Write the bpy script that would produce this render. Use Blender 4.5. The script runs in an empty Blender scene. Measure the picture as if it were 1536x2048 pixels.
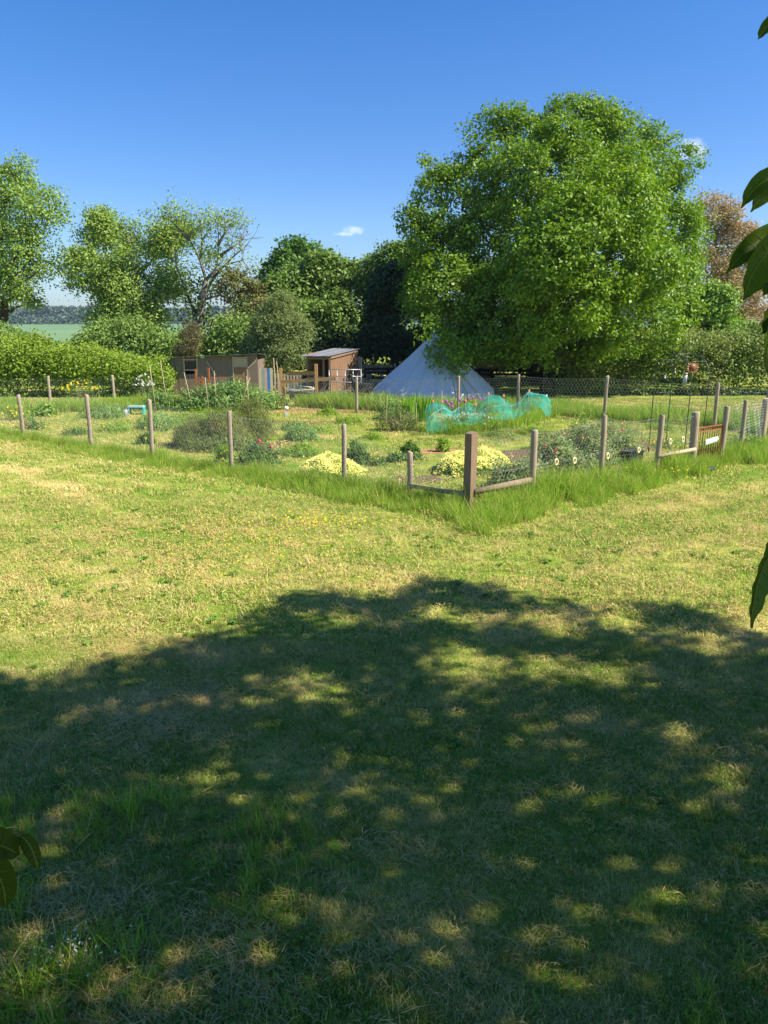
import bpy, math, random
import numpy as np
from mathutils import Vector, Matrix
R = math.radians
rng = np.random.default_rng(7)
random.seed(7)
SC = bpy.context.scene
COL = SC.collection
PI = math.pi

# ------------------------------------------------------------------ camera
F_PX, HZ, CAMH = 1480.0, 650.0, 3.0
PITCH = math.atan((1024 - HZ) / F_PX)
cd = bpy.data.cameras.new('camera'); cam = bpy.data.objects.new('camera', cd); COL.objects.link(cam)
cam.location = (0, 0, CAMH); cam.rotation_euler = (PI/2 - PITCH, 0, 0)
cd.sensor_fit = 'VERTICAL'; cd.sensor_height = 24.0; cd.lens = F_PX/2048*24.0
cd.clip_start = 0.05; cd.clip_end = 6000
SC.camera = cam

# ------------------------------------------------------------------ light
SUN_EL = R(46); SUN_AZ = R(-15)           # azimuth of the direction TO the sun, from +x towards +y
sdir = Vector((math.cos(SUN_AZ)*math.cos(SUN_EL), math.sin(SUN_AZ)*math.cos(SUN_EL), math.sin(SUN_EL)))
ld = bpy.data.lights.new('sun', 'SUN'); ld.energy = 5.0; ld.angle = R(0.53); ld.color = (1.0, 0.93, 0.80)
sun = bpy.data.objects.new('sun', ld); COL.objects.link(sun)
sun.rotation_euler = sdir.to_track_quat('Z', 'Y').to_euler()
W = bpy.data.worlds.new('World'); SC.world = W; W.use_nodes = True
nt = W.node_tree; bg = nt.nodes['Background']
sky = nt.nodes.new('ShaderNodeTexSky'); sky.sky_type = 'NISHITA'; sky.sun_disc = False
sky.sun_elevation = SUN_EL; sky.sun_rotation = PI/2 - SUN_AZ
sky.air_density = 1.0; sky.dust_density = 0.3; sky.ozone_density = 2.2; sky.altitude = 100
hs = nt.nodes.new('ShaderNodeHueSaturation'); hs.inputs['Hue'].default_value = .512; hs.inputs['Saturation'].default_value = 1.40; hs.inputs['Value'].default_value = 1.08
nt.links.new(sky.outputs[0], hs.inputs['Color'])
# two tiny fair-weather clouds in the sky
geo = nt.nodes.new('ShaderNodeTexCoord')
def N(tree, t, **kw):
    n = tree.nodes.new(t)
    for k, v in kw.items(): setattr(n, k, v)
    return n
def cdir(px, py):
    v = Vector(((px-768)/F_PX, -(py-1024)/F_PX, -1)).normalized()
    return (cam.rotation_euler.to_matrix() @ v)
mask = None
for (px, py, sx, sz) in ((708, 460, .015, .006), (1384, 300, .020, .013), (688, 468, .013, .003)):
    d = cdir(px, py)
    rt = Vector((d.y, -d.x, 0)).normalized(); up = rt.cross(d).normalized()
    def dotn(v, s):
        m = N(nt, 'ShaderNodeVectorMath', operation='DOT_PRODUCT'); nt.links.new(geo.outputs['Generated'], m.inputs[0])
        m.inputs[1].default_value = (v.x/s, v.y/s, v.z/s); return m.outputs['Value']
    a, b = dotn(rt, sx), dotn(up, sz)
    ln = N(nt, 'ShaderNodeMath', operation='MULTIPLY'); nt.links.new(a, ln.inputs[0]); nt.links.new(a, ln.inputs[1])
    l2 = N(nt, 'ShaderNodeMath', operation='MULTIPLY_ADD'); nt.links.new(b, l2.inputs[0]); nt.links.new(b, l2.inputs[1]); nt.links.new(ln.outputs[0], l2.inputs[2])
    noi = N(nt, 'ShaderNodeTexNoise'); noi.inputs['Scale'].default_value = 90; noi.inputs['Detail'].default_value = 4
    nt.links.new(geo.outputs['Generated'], noi.inputs['Vector'])
    s1 = N(nt, 'ShaderNodeMath', operation='MULTIPLY_ADD'); nt.links.new(noi.outputs[0], s1.inputs[0]); s1.inputs[1].default_value = 2.4; nt.links.new(l2.outputs[0], s1.inputs[2])
    mr = N(nt, 'ShaderNodeMapRange', interpolation_type='SMOOTHSTEP'); nt.links.new(s1.outputs[0], mr.inputs[0])
    mr.inputs[1].default_value = 0.7; mr.inputs[2].default_value = 2.3; mr.inputs[3].default_value = 0.42; mr.inputs[4].default_value = 0
    if mask is None: mask = mr.outputs[0]
    else:
        mm = N(nt, 'ShaderNodeMath', operation='MAXIMUM'); nt.links.new(mask, mm.inputs[0]); nt.links.new(mr.outputs[0], mm.inputs[1]); mask = mm.outputs[0]
sz_ = N(nt, 'ShaderNodeSeparateXYZ'); nt.links.new(geo.outputs['Generated'], sz_.inputs[0])
rz = N(nt, 'ShaderNodeValToRGB'); nt.links.new(sz_.outputs[2], rz.inputs[0]); rz.color_ramp.elements[0].color = (.52, .60, .86, 1); rz.color_ramp.elements[1].position = .32; rz.color_ramp.elements[1].color = (1, 1, 1, 1)
e_ = rz.color_ramp.elements.new(.12); e_.color = (.80, .86, .98, 1)
mz = N(nt, 'ShaderNodeMix', data_type='RGBA', blend_type='MULTIPLY'); mz.inputs[0].default_value = 1; nt.links.new(hs.outputs[0], mz.inputs[6]); nt.links.new(rz.outputs[0], mz.inputs[7])
mx = N(nt, 'ShaderNodeMix', data_type='RGBA'); nt.links.new(mask, mx.inputs[0]); nt.links.new(mz.outputs[2], mx.inputs[6]); mx.inputs[7].default_value = (8.5, 8.8, 9.6, 1)
nt.links.new(mx.outputs[2], bg.inputs['Color']); bg.inputs['Strength'].default_value = 0.088
SC.view_settings.view_transform = 'Standard'; SC.view_settings.look = 'None'
SC.view_settings.gamma = 1; SC.view_settings.exposure = 0.92; SC.view_settings.use_curve_mapping = False
SC.render.engine = 'CYCLES'
SC.cycles.max_bounces = 6; SC.cycles.diffuse_bounces = 3; SC.cycles.transmission_bounces = 4
SC.cycles.transparent_max_bounces = 6; SC.cycles.use_denoising = False if False else True
SC.cycles.sample_clamp_indirect = 6

# ------------------------------------------------------------------ photo geometry helpers (2048 px tall photo)
ct, st_ = math.cos(PITCH), math.sin(PITCH)
def ray(px, py):
    x, v = (px-768)/F_PX, (py-1024)/F_PX
    return x, ct - v*st_, -st_ - v*ct           # x, y, z of the ray (camera looks to +y, pitched down)
def G(px, py, z=0.0):
    x, y, zz = ray(px, py); t = (z-CAMH)/zz
    return (x*t, y*t, z)
def P(px, py, d):
    x, y, zz = ray(px, py); t = d/y
    return (x*t, d, CAMH + zz*t)
trackA, trackB, trackC = np.array(G(-60, 905)[:2]), np.array(G(190, 1000)[:2]), np.array(G(400, 1085)[:2])
def PXM(d): return d/1526.0                      # metres per photo pixel at distance d

# ------------------------------------------------------------------ noise
def _h(ix, iy, s):
    n = (ix.astype(np.int64)*374761393 + iy.astype(np.int64)*668265263 + s*982451653) & 0x7fffffff
    n = ((n ^ (n >> 13))*1274126177) & 0x7fffffff
    return ((n ^ (n >> 16)) & 0xffff)/65535.0
def vn(x, y, sc, seed=0):
    x = np.asarray(x, float)/sc; y = np.asarray(y, float)/sc
    ix, iy = np.floor(x), np.floor(y); fx, fy = x-ix, y-iy
    fx = fx*fx*(3-2*fx); fy = fy*fy*(3-2*fy)
    a, b = _h(ix, iy, seed), _h(ix+1, iy, seed); c, d = _h(ix, iy+1, seed), _h(ix+1, iy+1, seed)
    return (a*(1-fx)+b*fx)*(1-fy) + (c*(1-fx)+d*fx)*fy
def fbm(x, y, sc, seed=0): return .55*vn(x, y, sc, seed)+.28*vn(x, y, sc/2.1, seed+5)+.17*vn(x, y, sc/4.3, seed+9)

# ------------------------------------------------------------------ materials
def newmat(name):
    m = bpy.data.materials.new(name); m.use_nodes = True; t = m.node_tree
    for n in list(t.nodes): t.nodes.remove(n)
    return m, t, t.nodes.new('ShaderNodeOutputMaterial')
def noise(t, scale, coord='Object', detail=4, stretch=None, rough=.6):
    n = N(t, 'ShaderNodeTexNoise'); n.inputs['Scale'].default_value = scale; n.inputs['Detail'].default_value = detail; n.inputs['Roughness'].default_value = rough
    if coord == 'World':
        g = N(t, 'ShaderNodeNewGeometry'); src = g.outputs['Position']
    else:
        g = N(t, 'ShaderNodeTexCoord'); src = g.outputs[coord]
    if stretch:
        mp = N(t, 'ShaderNodeMapping'); mp.inputs['Scale'].default_value = stretch; t.links.new(src, mp.inputs[0]); src = mp.outputs[0]
    t.links.new(src, n.inputs['Vector']); return n.outputs[0]
def ramp(t, fac, stops):
    r = N(t, 'ShaderNodeValToRGB'); el = r.color_ramp.elements
    while len(el) < len(stops): el.new(.5)
    for e, (p, c) in zip(el, stops): e.position = p; e.color = (*c, 1)
    if fac is not None: t.links.new(fac, r.inputs[0])
    return r.outputs[0]
def mixc(t, fac, a, b, blend='MIX'):
    m = N(t, 'ShaderNodeMix', data_type='RGBA', blend_type=blend)
    for i, v in ((0, fac), (6, a), (7, b)):
        if isinstance(v, (int, float)): m.inputs[i].default_value = v
        elif isinstance(v, tuple): m.inputs[i].default_value = (*v, 1)
        else: t.links.new(v, m.inputs[i])
    return m.outputs[2]
def math_(t, op, a, b=None, c=None):
    m = N(t, 'ShaderNodeMath', operation=op)
    for i, v in enumerate((a, b, c)):
        if v is None: continue
        if isinstance(v, (int, float)): m.inputs[i].default_value = v
        else: t.links.new(v, m.inputs[i])
    return m.outputs[0]
def bump(t, h, strength=.5, dist=.02):
    b = N(t, 'ShaderNodeBump'); b.inputs['Strength'].default_value = strength; b.inputs['Distance'].default_value = dist
    t.links.new(h, b.inputs['Height']); return b.outputs[0]
def pbsdf(t, out, col, rough=.7, spec=.3, normal=None, metal=0):
    p = N(t, 'ShaderNodeBsdfPrincipled'); p.inputs['Roughness'].default_value = rough; p.inputs['Specular IOR Level'].default_value = spec; p.inputs['Metallic'].default_value = metal
    if isinstance(col, tuple): p.inputs['Base Color'].default_value = (*col, 1)
    else: t.links.new(col, p.inputs['Base Color'])
    if normal is not None: t.links.new(normal, p.inputs['Normal'])
    if out is not None: t.links.new(p.outputs[0], out.inputs[0])
    return p.outputs[0]
def simple(name, c1, c2=None, scale=8, rough=.7, spec=.3, metal=0, stretch=None, bs=.3, coord='Object'):
    m, t, o = newmat(name); c2 = c2 or tuple(x*.75 for x in c1)
    n = noise(t, scale, coord, 6, stretch)
    pbsdf(t, o, ramp(t, n, [(.3, c1), (.7, c2)]), rough, spec, bump(t, n, bs, .01), metal); return m
def leafmat(name, c1, c2, c3=None, transl=.29, rough=.5, spec=.25, wsc=.7, inst=False):
    """c1..c2 by per-leaf tint, c3 in large world-space clumps (young growth, other species of leaf)"""
    m, t, o = newmat(name)
    if inst: tint = N(t, 'ShaderNodeObjectInfo').outputs['Random']
    a = N(t, 'ShaderNodeAttribute', attribute_name='tint').outputs['Fac']
    f = math_(t, 'MULTIPLY_ADD', a, .6, math_(t, 'MULTIPLY', tint, .4)) if inst else a
    col = mixc(t, f, c1, c2)
    if c3:
        n = noise(t, wsc, 'World', 3); r = N(t, 'ShaderNodeMapRange'); t.links.new(n, r.inputs[0]); r.inputs[1].default_value = .48; r.inputs[2].default_value = .66
        col = mixc(t, r.outputs[0], col, c3)
    p = pbsdf(t, None, col, rough, spec)
    tr = N(t, 'ShaderNodeBsdfTranslucent')
    hs = N(t, 'ShaderNodeHueSaturation'); hs.inputs['Saturation'].default_value = 1.1; hs.inputs['Value'].default_value = 1.25
    t.links.new(col, hs.inputs['Color']); t.links.new(hs.outputs[0], tr.inputs[0])
    ms = N(t, 'ShaderNodeMixShader'); ms.inputs[0].default_value = transl
    t.links.new(p, ms.inputs[1]); t.links.new(tr.outputs[0], ms.inputs[2]); t.links.new(ms.outputs[0], o.inputs[0]); return m
def woodmat(name, c1, c2, c3=None, scale=9, gz=(1, 1, .08)):
    m, t, o = newmat(name)
    n = noise(t, scale*6, 'Object', 6, gz, .7); n2 = noise(t, scale*.4, 'Object', 3)
    col = ramp(t, n, [(.3, c1), (.68, c2)]); col = mixc(t, math_(t, 'MULTIPLY', n2, .7), col, c3 or tuple(x*.6 for x in c1))
    pbsdf(t, o, col, .85, .2, bump(t, n, .7, .008)); return m

M = {}
M['post'] = woodmat('weathered_post_wood', (.40, .30, .20), (.19, .135, .09), (.47, .40, .31))
M['postdark'] = woodmat('dark_post_wood', (.27, .175, .11), (.12, .08, .05), (.34, .24, .16))
M['rail'] = woodmat('rail_wood', (.36, .28, .19), (.18, .13, .09), gz=(.08, 1, 1))
M['newwood'] = woodmat('new_orange_wood', (.62, .36, .14), (.42, .22, .08), gz=(.1, 1, 1))
M['palewood'] = woodmat('pale_wood', (.62, .5, .34), (.4, .3, .2))
M['darkrail'] = woodmat('dark_rail', (.05, .04, .032), (.025, .02, .016), gz=(.1, 1, 1))
M['shedwood'] = woodmat('grey_shed_boards', (.24, .17, .125), (.11, .08, .062), (.29, .225, .175), 7)
M['brownwood'] = woodmat('brown_shed_boards', (.30, .165, .095), (.15, .08, .045), (.32, .20, .12), 7)
M['bark'] = woodmat('bark', (.13, .10, .075), (.05, .04, .03), scale=3, gz=(1, 1, .25))
M['palebark'] = woodmat('pale_bark', (.30, .26, .20), (.14, .12, .09), scale=3, gz=(1, 1, .25))
M['twig'] = simple('twig', (.16, .11, .07))
M['cane'] = simple('cane', (.52, .40, .24), (.36, .26, .15), 20)
M['wire'] = simple('galvanised_wire', (.50, .50, .48), (.36, .36, .35), 5, .5, .5, .3)
M['black'] = simple('black_plastic', (.02, .022, .028), (.03, .03, .035), 6, .4)
M['dark'] = simple('dark_void', (.012, .012, .012))
M['canvas'] = simple('canvas', (.70, .69, .66), (.64, .63, .61), 3, .9, .1, bs=.15)
M['steel'] = simple('green_black_steel', (.03, .045, .042), (.05, .065, .06), 6, .38, .6)
M['galv'] = simple('galvanised', (.5, .52, .54), (.38, .4, .42), 4, .4, .5, .5)
M['rust'] = simple('rusty_iron', (.17, .065, .028), (.075, .035, .022), 40, .9, .2)
M['rustbright'] = simple('bright_rust', (.46, .17, .06), (.22, .08, .04), 30, .9, .2)
M['white'] = simple('white_paint', (.80, .80, .82), (.72, .72, .75), 8, .5)
M['grey'] = simple('grey_paint', (.30, .30, .36), rough=.5)
M['teal'] = simple('teal_plastic', (.03, .38, .32), (.05, .45, .40), 6, .4)
M['palegreen'] = simple('pale_green_top', (.45, .70, .62), rough=.35)
M['terra'] = simple('terracotta', (.52, .20, .12), (.42, .15, .09), 12, .85)
M['solar'] = simple('solar_cell', (.012, .022, .10), (.02, .035, .14), 60, .15, .7)
M['ring'] = simple('pale_cane_ring', (.74, .66, .36), (.60, .52, .26), 60, .8)
M['copper'] = simple('copper', (.80, .36, .16), (.66, .26, .10), 30, .45, .5, .3)
M['coppermid'] = simple('dark_copper', (.17, .075, .03), (.24, .11, .05), 30, .5, .5, .2)
M['brass'] = simple('brass', (.45, .36, .18), rough=.4, metal=.4)
M['tile'] = simple('red_tile', (.52, .20, .15), (.34, .11, .08), 6, .9)
M['blue'] = simple('blue_board', (.05, .22, .60)); M['pinkb'] = simple('pink_board', (.62, .40, .30)); M['sage'] = simple('sage_board', (.30, .42, .36)); M['cream'] = simple('cream_board', (.62, .54, .34))
M['soil'] = simple('soil', (.20, .13, .085), (.10, .065, .045), 25, .95, .1, coord='World', bs=.8)
M['mulch'] = simple('wood_chip_mulch', (.50, .27, .15), (.28, .14, .08), 60, .95, .1, coord='World', bs=.9)
M['sand'] = simple('sandy_ground', (.62, .46, .30), (.48, .34, .21), 10, .95, .1, coord='World')
M['goat'] = simple('black_goat_hair', (.022, .020, .022), (.045, .04, .042), 60, .8)
M['roofgrey'] = simple('grey_sheet_roof', (.17, .175, .20), (.13, .135, .155), 3, .5, .4)
M['felt'] = simple('roof_felt', (.05, .06, .05), (.11, .12, .09), 5, .9)
M['glassdark'] = simple('dark_window', (.012, .014, .018), rough=.2, spec=.5)
# leaves
M['oak'] = leafmat('oak_leaves', (.10, .20, .014), (.27, .40, .03), (.18, .30, .022), wsc=.35)
M['ash'] = leafmat('ash_leaves', (.20, .30, .05), (.36, .48, .10), (.26, .37, .06))
M['ash2'] = leafmat('edge_tree_leaves', (.17, .28, .04), (.34, .46, .09), (.24, .36, .06))
M['mid'] = leafmat('mid_green_leaves', (.13, .22, .04), (.25, .36, .075), (.18, .28, .055))
M['midb'] = leafmat('lighter_green_leaves', (.11, .20, .03), (.21, .31, .045), (.15, .23, .04))
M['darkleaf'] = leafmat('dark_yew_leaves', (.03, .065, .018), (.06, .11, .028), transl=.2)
M['backoak'] = leafmat('back_oak_leaves', (.07, .16, .02), (.13, .25, .035))
M['red'] = leafmat('reddish_leaves', (.16, .14, .045), (.20, .25, .06), (.22, .16, .06), wsc=.9)
M['copperleaf'] = leafmat('copper_leaves', (.33, .22, .09), (.44, .33, .15), (.30, .31, .10), wsc=.6)
M['willow'] = leafmat('willow_leaves', (.15, .21, .06), (.26, .32, .10), (.18, .23, .07))
M['shrub'] = leafmat('bright_shrub_leaves', (.15, .28, .035), (.30, .44, .08))
M['hedge'] = leafmat('hedge_leaves', (.12, .20, .03), (.26, .34, .065), (.22, .25, .06), wsc=.8)
M['bramble'] = leafmat('bramble_leaves', (.13, .23, .02), (.30, .40, .04), (.20, .30, .03), wsc=.8)
M['deadconifer'] = leafmat('dead_conifer', (.15, .14, .055), (.22, .18, .08))
M['ivy'] = leafmat('ivy', (.06, .12, .015), (.14, .20, .03))
M['canopy'] = leafmat('broad_leaves', (.11, .155, .012), (.17, .21, .022), transl=.48, rough=.5, spec=.15)
M['nearleaf'] = leafmat('near_leaves', (.16, .25, .02), (.20, .30, .03), transl=.5, rough=.4, spec=.3)
M['far'] = leafmat('far_trees_hazed', (.045, .085, .055), (.075, .12, .075), transl=.1)  # bluish distance haze painted into the leaf colour
M['rose'] = leafmat('rose_leaves', (.12, .21, .04), (.32, .42, .14), (.42, .42, .18), wsc=2.2)
M['bushg'] = leafmat('bush_leaves', (.07, .16, .028), (.18, .30, .06))
M['limeg'] = leafmat('lime_leaves', (.16, .30, .02), (.30, .46, .05))
M['bluegr'] = leafmat('bean_leaves', (.14, .26, .065), (.28, .42, .12), (.18, .31, .06), wsc=1.5)
M['fennel'] = leafmat('fennel_leaves', (.17, .21, .045), (.27, .33, .09), (.25, .22, .09), wsc=2.5)
M['fennelg'] = leafmat('fennel_green', (.16, .22, .05), (.24, .30, .09))
M['iris'] = leafmat('iris_leaves', (.16, .32, .03), (.32, .50, .07))
M['creamfl'] = leafmat('cream_petals', (.93, .86, .14), (.95, .93, .40), transl=.2)
M['yellowfl'] = leafmat('yellow_petals', (.85, .62, .01), (.90, .74, .03), transl=.2)
M['whitefl'] = leafmat('white_petals', (.78, .78, .70), (.85, .85, .8), transl=.2)
M['pinkfl'] = leafmat('pink_petals', (.65, .03, .13), (.75, .10, .22), transl=.25)
M['redfl'] = leafmat('coral_petals', (.80, .16, .10), (.85, .28, .22), transl=.25)
M['allium'] = leafmat('purple_florets', (.42, .10, .46), (.62, .24, .62), transl=.25)
M['drystem'] = leafmat('dry_stems', (.42, .28, .13), (.55, .40, .20), transl=.2)
M['mulchc'] = leafmat('chips', (.50, .26, .14), (.60, .38, .22), transl=0)

def netmat():
    m, t, o = newmat('teal_netting')
    n = noise(t, 4, 'Object', 4)
    d = pbsdf(t, None, ramp(t, n, [(.35, (.02, .42, .33)), (.65, (.05, .60, .50))]), .6, .3)
    trs = N(t, 'ShaderNodeBsdfTransparent'); tl = N(t, 'ShaderNodeBsdfTranslucent'); tl.inputs[0].default_value = (.03, .5, .42, 1)
    a = N(t, 'ShaderNodeMixShader'); a.inputs[0].default_value = .4; t.links.new(d, a.inputs[1]); t.links.new(tl.outputs[0], a.inputs[2])
    ms = N(t, 'ShaderNodeMixShader')
    t.links.new(ramp(t, noise(t, 2.2, 'Object', 5, (1, 1, .45)), [(.40, (.06,)*3), (.70, (.62,)*3)]), ms.inputs[0])
    t.links.new(trs.outputs[0], ms.inputs[1]); t.links.new(a.outputs[0], ms.inputs[2]); t.links.new(ms.outputs[0], o.inputs[0]); return m
M['net'] = netmat()

# ground: mown lawn with dry thatch, field crop far away
def rotnoise(t, scale, ang, st, seed):
    g = N(t, 'ShaderNodeNewGeometry'); a = N(t, 'ShaderNodeMapping', vector_type='POINT'); a.inputs['Rotation'].default_value = (0, 0, ang); t.links.new(g.outputs['Position'], a.inputs[0])
    b = N(t, 'ShaderNodeMapping', vector_type='POINT'); b.inputs['Scale'].default_value = st; b.inputs['Location'].default_value = (seed, seed*2, 0); t.links.new(a.outputs[0], b.inputs[0])
    n = N(t, 'ShaderNodeTexNoise'); n.inputs['Scale'].default_value = scale; n.inputs['Detail'].default_value = 4; t.links.new(b.outputs[0], n.inputs['Vector']); return n.outputs[0]
def lawn_s(t):
    # dryness of the turf: mowing bands along either fence line plus patches
    g = N(t, 'ShaderNodeNewGeometry'); sx = N(t, 'ShaderNodeSeparateXYZ'); t.links.new(g.outputs['Position'], sx.inputs[0])
    r = N(t, 'ShaderNodeMapRange'); t.links.new(sx.outputs[0], r.inputs[0]); r.inputs[1].default_value = -.5; r.inputs[2].default_value = 3
    mA = N(t, 'ShaderNodeMix', data_type='FLOAT'); t.links.new(r.outputs[0], mA.inputs[0]); t.links.new(rotnoise(t, 1.0, R(36), (.16, 1.25, 1), 3), mA.inputs[2]); t.links.new(rotnoise(t, 1.0, R(-33), (.16, 1.25, 1), 8), mA.inputs[3])
    n1 = noise(t, .45, 'World', 4); n2 = noise(t, 2.1, 'World', 6)
    s = math_(t, 'ADD', math_(t, 'MULTIPLY', n1, .30), math_(t, 'MULTIPLY', n2, .35)); s = math_(t, 'MULTIPLY_ADD', mA.outputs[0], .35, s)
    a = N(t, 'ShaderNodeMapping', vector_type='TEXTURE'); a.inputs['Location'].default_value = (trackA[0], trackA[1], 0); a.inputs['Rotation'].default_value = (0, 0, math.atan2(trackC[1]-trackA[1], trackC[0]-trackA[0])); t.links.new(g.outputs['Position'], a.inputs[0])
    q = N(t, 'ShaderNodeSeparateXYZ'); t.links.new(a.outputs[0], q.inputs[0]); wob = math_(t, 'MULTIPLY_ADD', noise(t, .5, 'World', 2), 1.2, -.6)
    r1 = N(t, 'ShaderNodeMapRange', interpolation_type='SMOOTHSTEP'); t.links.new(math_(t, 'ABSOLUTE', math_(t, 'ADD', q.outputs[1], wob)), r1.inputs[0]); r1.inputs[1].default_value = .04; r1.inputs[2].default_value = .42; r1.inputs[3].default_value = .085; r1.inputs[4].default_value = 0
    L_ = float(np.hypot(trackC[1]-trackA[1], trackC[0]-trackA[0])); r2_ = N(t, 'ShaderNodeMapRange', interpolation_type='SMOOTHSTEP'); t.links.new(math_(t, 'ABSOLUTE', math_(t, 'ADD', q.outputs[0], -L_*.45)), r2_.inputs[0]); r2_.inputs[1].default_value = L_*.35; r2_.inputs[2].default_value = L_*.6; r2_.inputs[3].default_value = 1; r2_.inputs[4].default_value = 0
    return math_(t, 'MULTIPLY_ADD', r1.outputs[0], r2_.outputs[0], s)
def groundmat():
    m, t, o = newmat('lawn_ground')
    n3 = noise(t, 22, 'World', 6); n4 = noise(t, 130, 'World', 3)
    s = lawn_s(t)
    c = ramp(t, s, [(.42, (.12, .21, .022)), (.53, (.27, .31, .055)), (.63, (.55, .45, .17))])
    c2 = ramp(t, n3, [(.3, (.62, .66, .5)), (.5, (1, 1, 1)), (.7, (1.3, 1.25, 1.1))])
    c = mixc(t, 1.0, c, c2, 'MULTIPLY')
    c = mixc(t, .5, c, ramp(t, n4, [(.3, (.45, .5, .4)), (.7, (1.5, 1.45, 1.3))]), 'MULTIPLY')
    # crop field beyond the hedges, blue cast of distance haze mixed into its colour
    g = N(t, 'ShaderNodeNewGeometry'); sx = N(t, 'ShaderNodeSeparateXYZ'); t.links.new(g.outputs['Position'], sx.inputs[0])
    far = N(t, 'ShaderNodeMapRange'); t.links.new(sx.outputs[1], far.inputs[0]); far.inputs[1].default_value = 90; far.inputs[2].default_value = 130
    crop = ramp(t, noise(t, .012, 'World', 4), [(.35, (.12, .22, .11)), (.65, (.17, .27, .12))])
    c = mixc(t, far.outputs[0], c, crop)
    pbsdf(t, o, c, .95, .1, bump(t, n3, .8, .03)); return m
M['ground'] = groundmat()
def grassmat(name, c1, c2, dry, lo=.465, hi=.66, transl=.35):
    m, t, o = newmat(name)
    a = N(t, 'ShaderNodeAttribute', attribute_name='tint').outputs['Fac']; rd = N(t, 'ShaderNodeObjectInfo').outputs['Random']
    s = lawn_s(t)
    s = math_(t, 'ADD', s, math_(t, 'MULTIPLY_ADD', a, .14, -.07))
    r = N(t, 'ShaderNodeMapRange'); t.links.new(s, r.inputs[0]); r.inputs[1].default_value = lo; r.inputs[2].default_value = hi
    col = mixc(t, math_(t, 'MULTIPLY_ADD', rd, .5, math_(t, 'MULTIPLY', a, .5)), c1, c2)
    col = mixc(t, r.outputs[0], col, dry)
    p = pbsdf(t, None, col, .55, .2)
    tr = N(t, 'ShaderNodeBsdfTranslucent'); t.links.new(col, tr.inputs[0])
    ms = N(t, 'ShaderNodeMixShader'); ms.inputs[0].default_value = transl
    t.links.new(p, ms.inputs[1]); t.links.new(tr.outputs[0], ms.inputs[2]); t.links.new(ms.outputs[0], o.inputs[0]); return m
M['grass'] = grassmat('mown_grass', (.185, .335, .030), (.45, .54, .105), (.82, .68, .34))
M['straw'] = grassmat('dry_clippings', (.60, .43, .15), (.78, .59, .23), (.66, .47, .18), transl=.15)
M['tall'] = grassmat('tall_grass', (.20, .37, .03), (.40, .58, .065), (.48, .54, .14), .60, .85, .45)
M['weed'] = grassmat('clover', (.12, .25, .03), (.20, .36, .05), (.24, .33, .07), .6, .9)

# ------------------------------------------------------------------ mesh helpers
def link(me, name, mats, parent=None, loc=None):
    ob = bpy.data.objects.new(name, me); COL.objects.link(ob)
    for m in (mats if isinstance(mats, (list, tuple)) else [mats]): me.materials.append(m)
    if parent is not None: ob.parent = parent
    if loc is not None: ob.location = loc
    return ob
def tag(o, label=None, cat=None, group=None, kind=None):
    if label: o['label'] = label
    if cat: o['category'] = cat
    if group: o['group'] = group
    if kind: o['kind'] = kind
    return o
def empty(name, label=None, cat=None, group=None, loc=(0, 0, 0), rz=0):
    o = bpy.data.objects.new(name, None); COL.objects.link(o); o.location = loc; o.rotation_euler = (0, 0, rz)
    bpy.context.view_layer.update() if False else None
    return tag(o, label, cat, group)
def npmesh(name, V, Fq, tint=None, mi=None):
    """V (n,3), Fq (m,k) constant polygon size"""
    me = bpy.data.meshes.new(name); n, (m, k) = len(V), Fq.shape
    me.vertices.add(n); me.vertices.foreach_set('co', np.ascontiguousarray(V, dtype=np.float32).ravel())
    me.loops.add(m*k); me.loops.foreach_set('vertex_index', np.ascontiguousarray(Fq, dtype=np.int32).ravel())
    me.polygons.add(m); me.polygons.foreach_set('loop_start', np.arange(0, m*k, k, dtype=np.int32))
    if mi is not None: me.polygons.foreach_set('material_index', np.ascontiguousarray(mi, dtype=np.int32))
    if tint is not None:
        a = me.attributes.new('tint', 'FLOAT', 'FACE'); a.data.foreach_set('value', np.ascontiguousarray(tint, dtype=np.float32))
    me.update(calc_edges=True); me.validate(); return me
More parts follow.
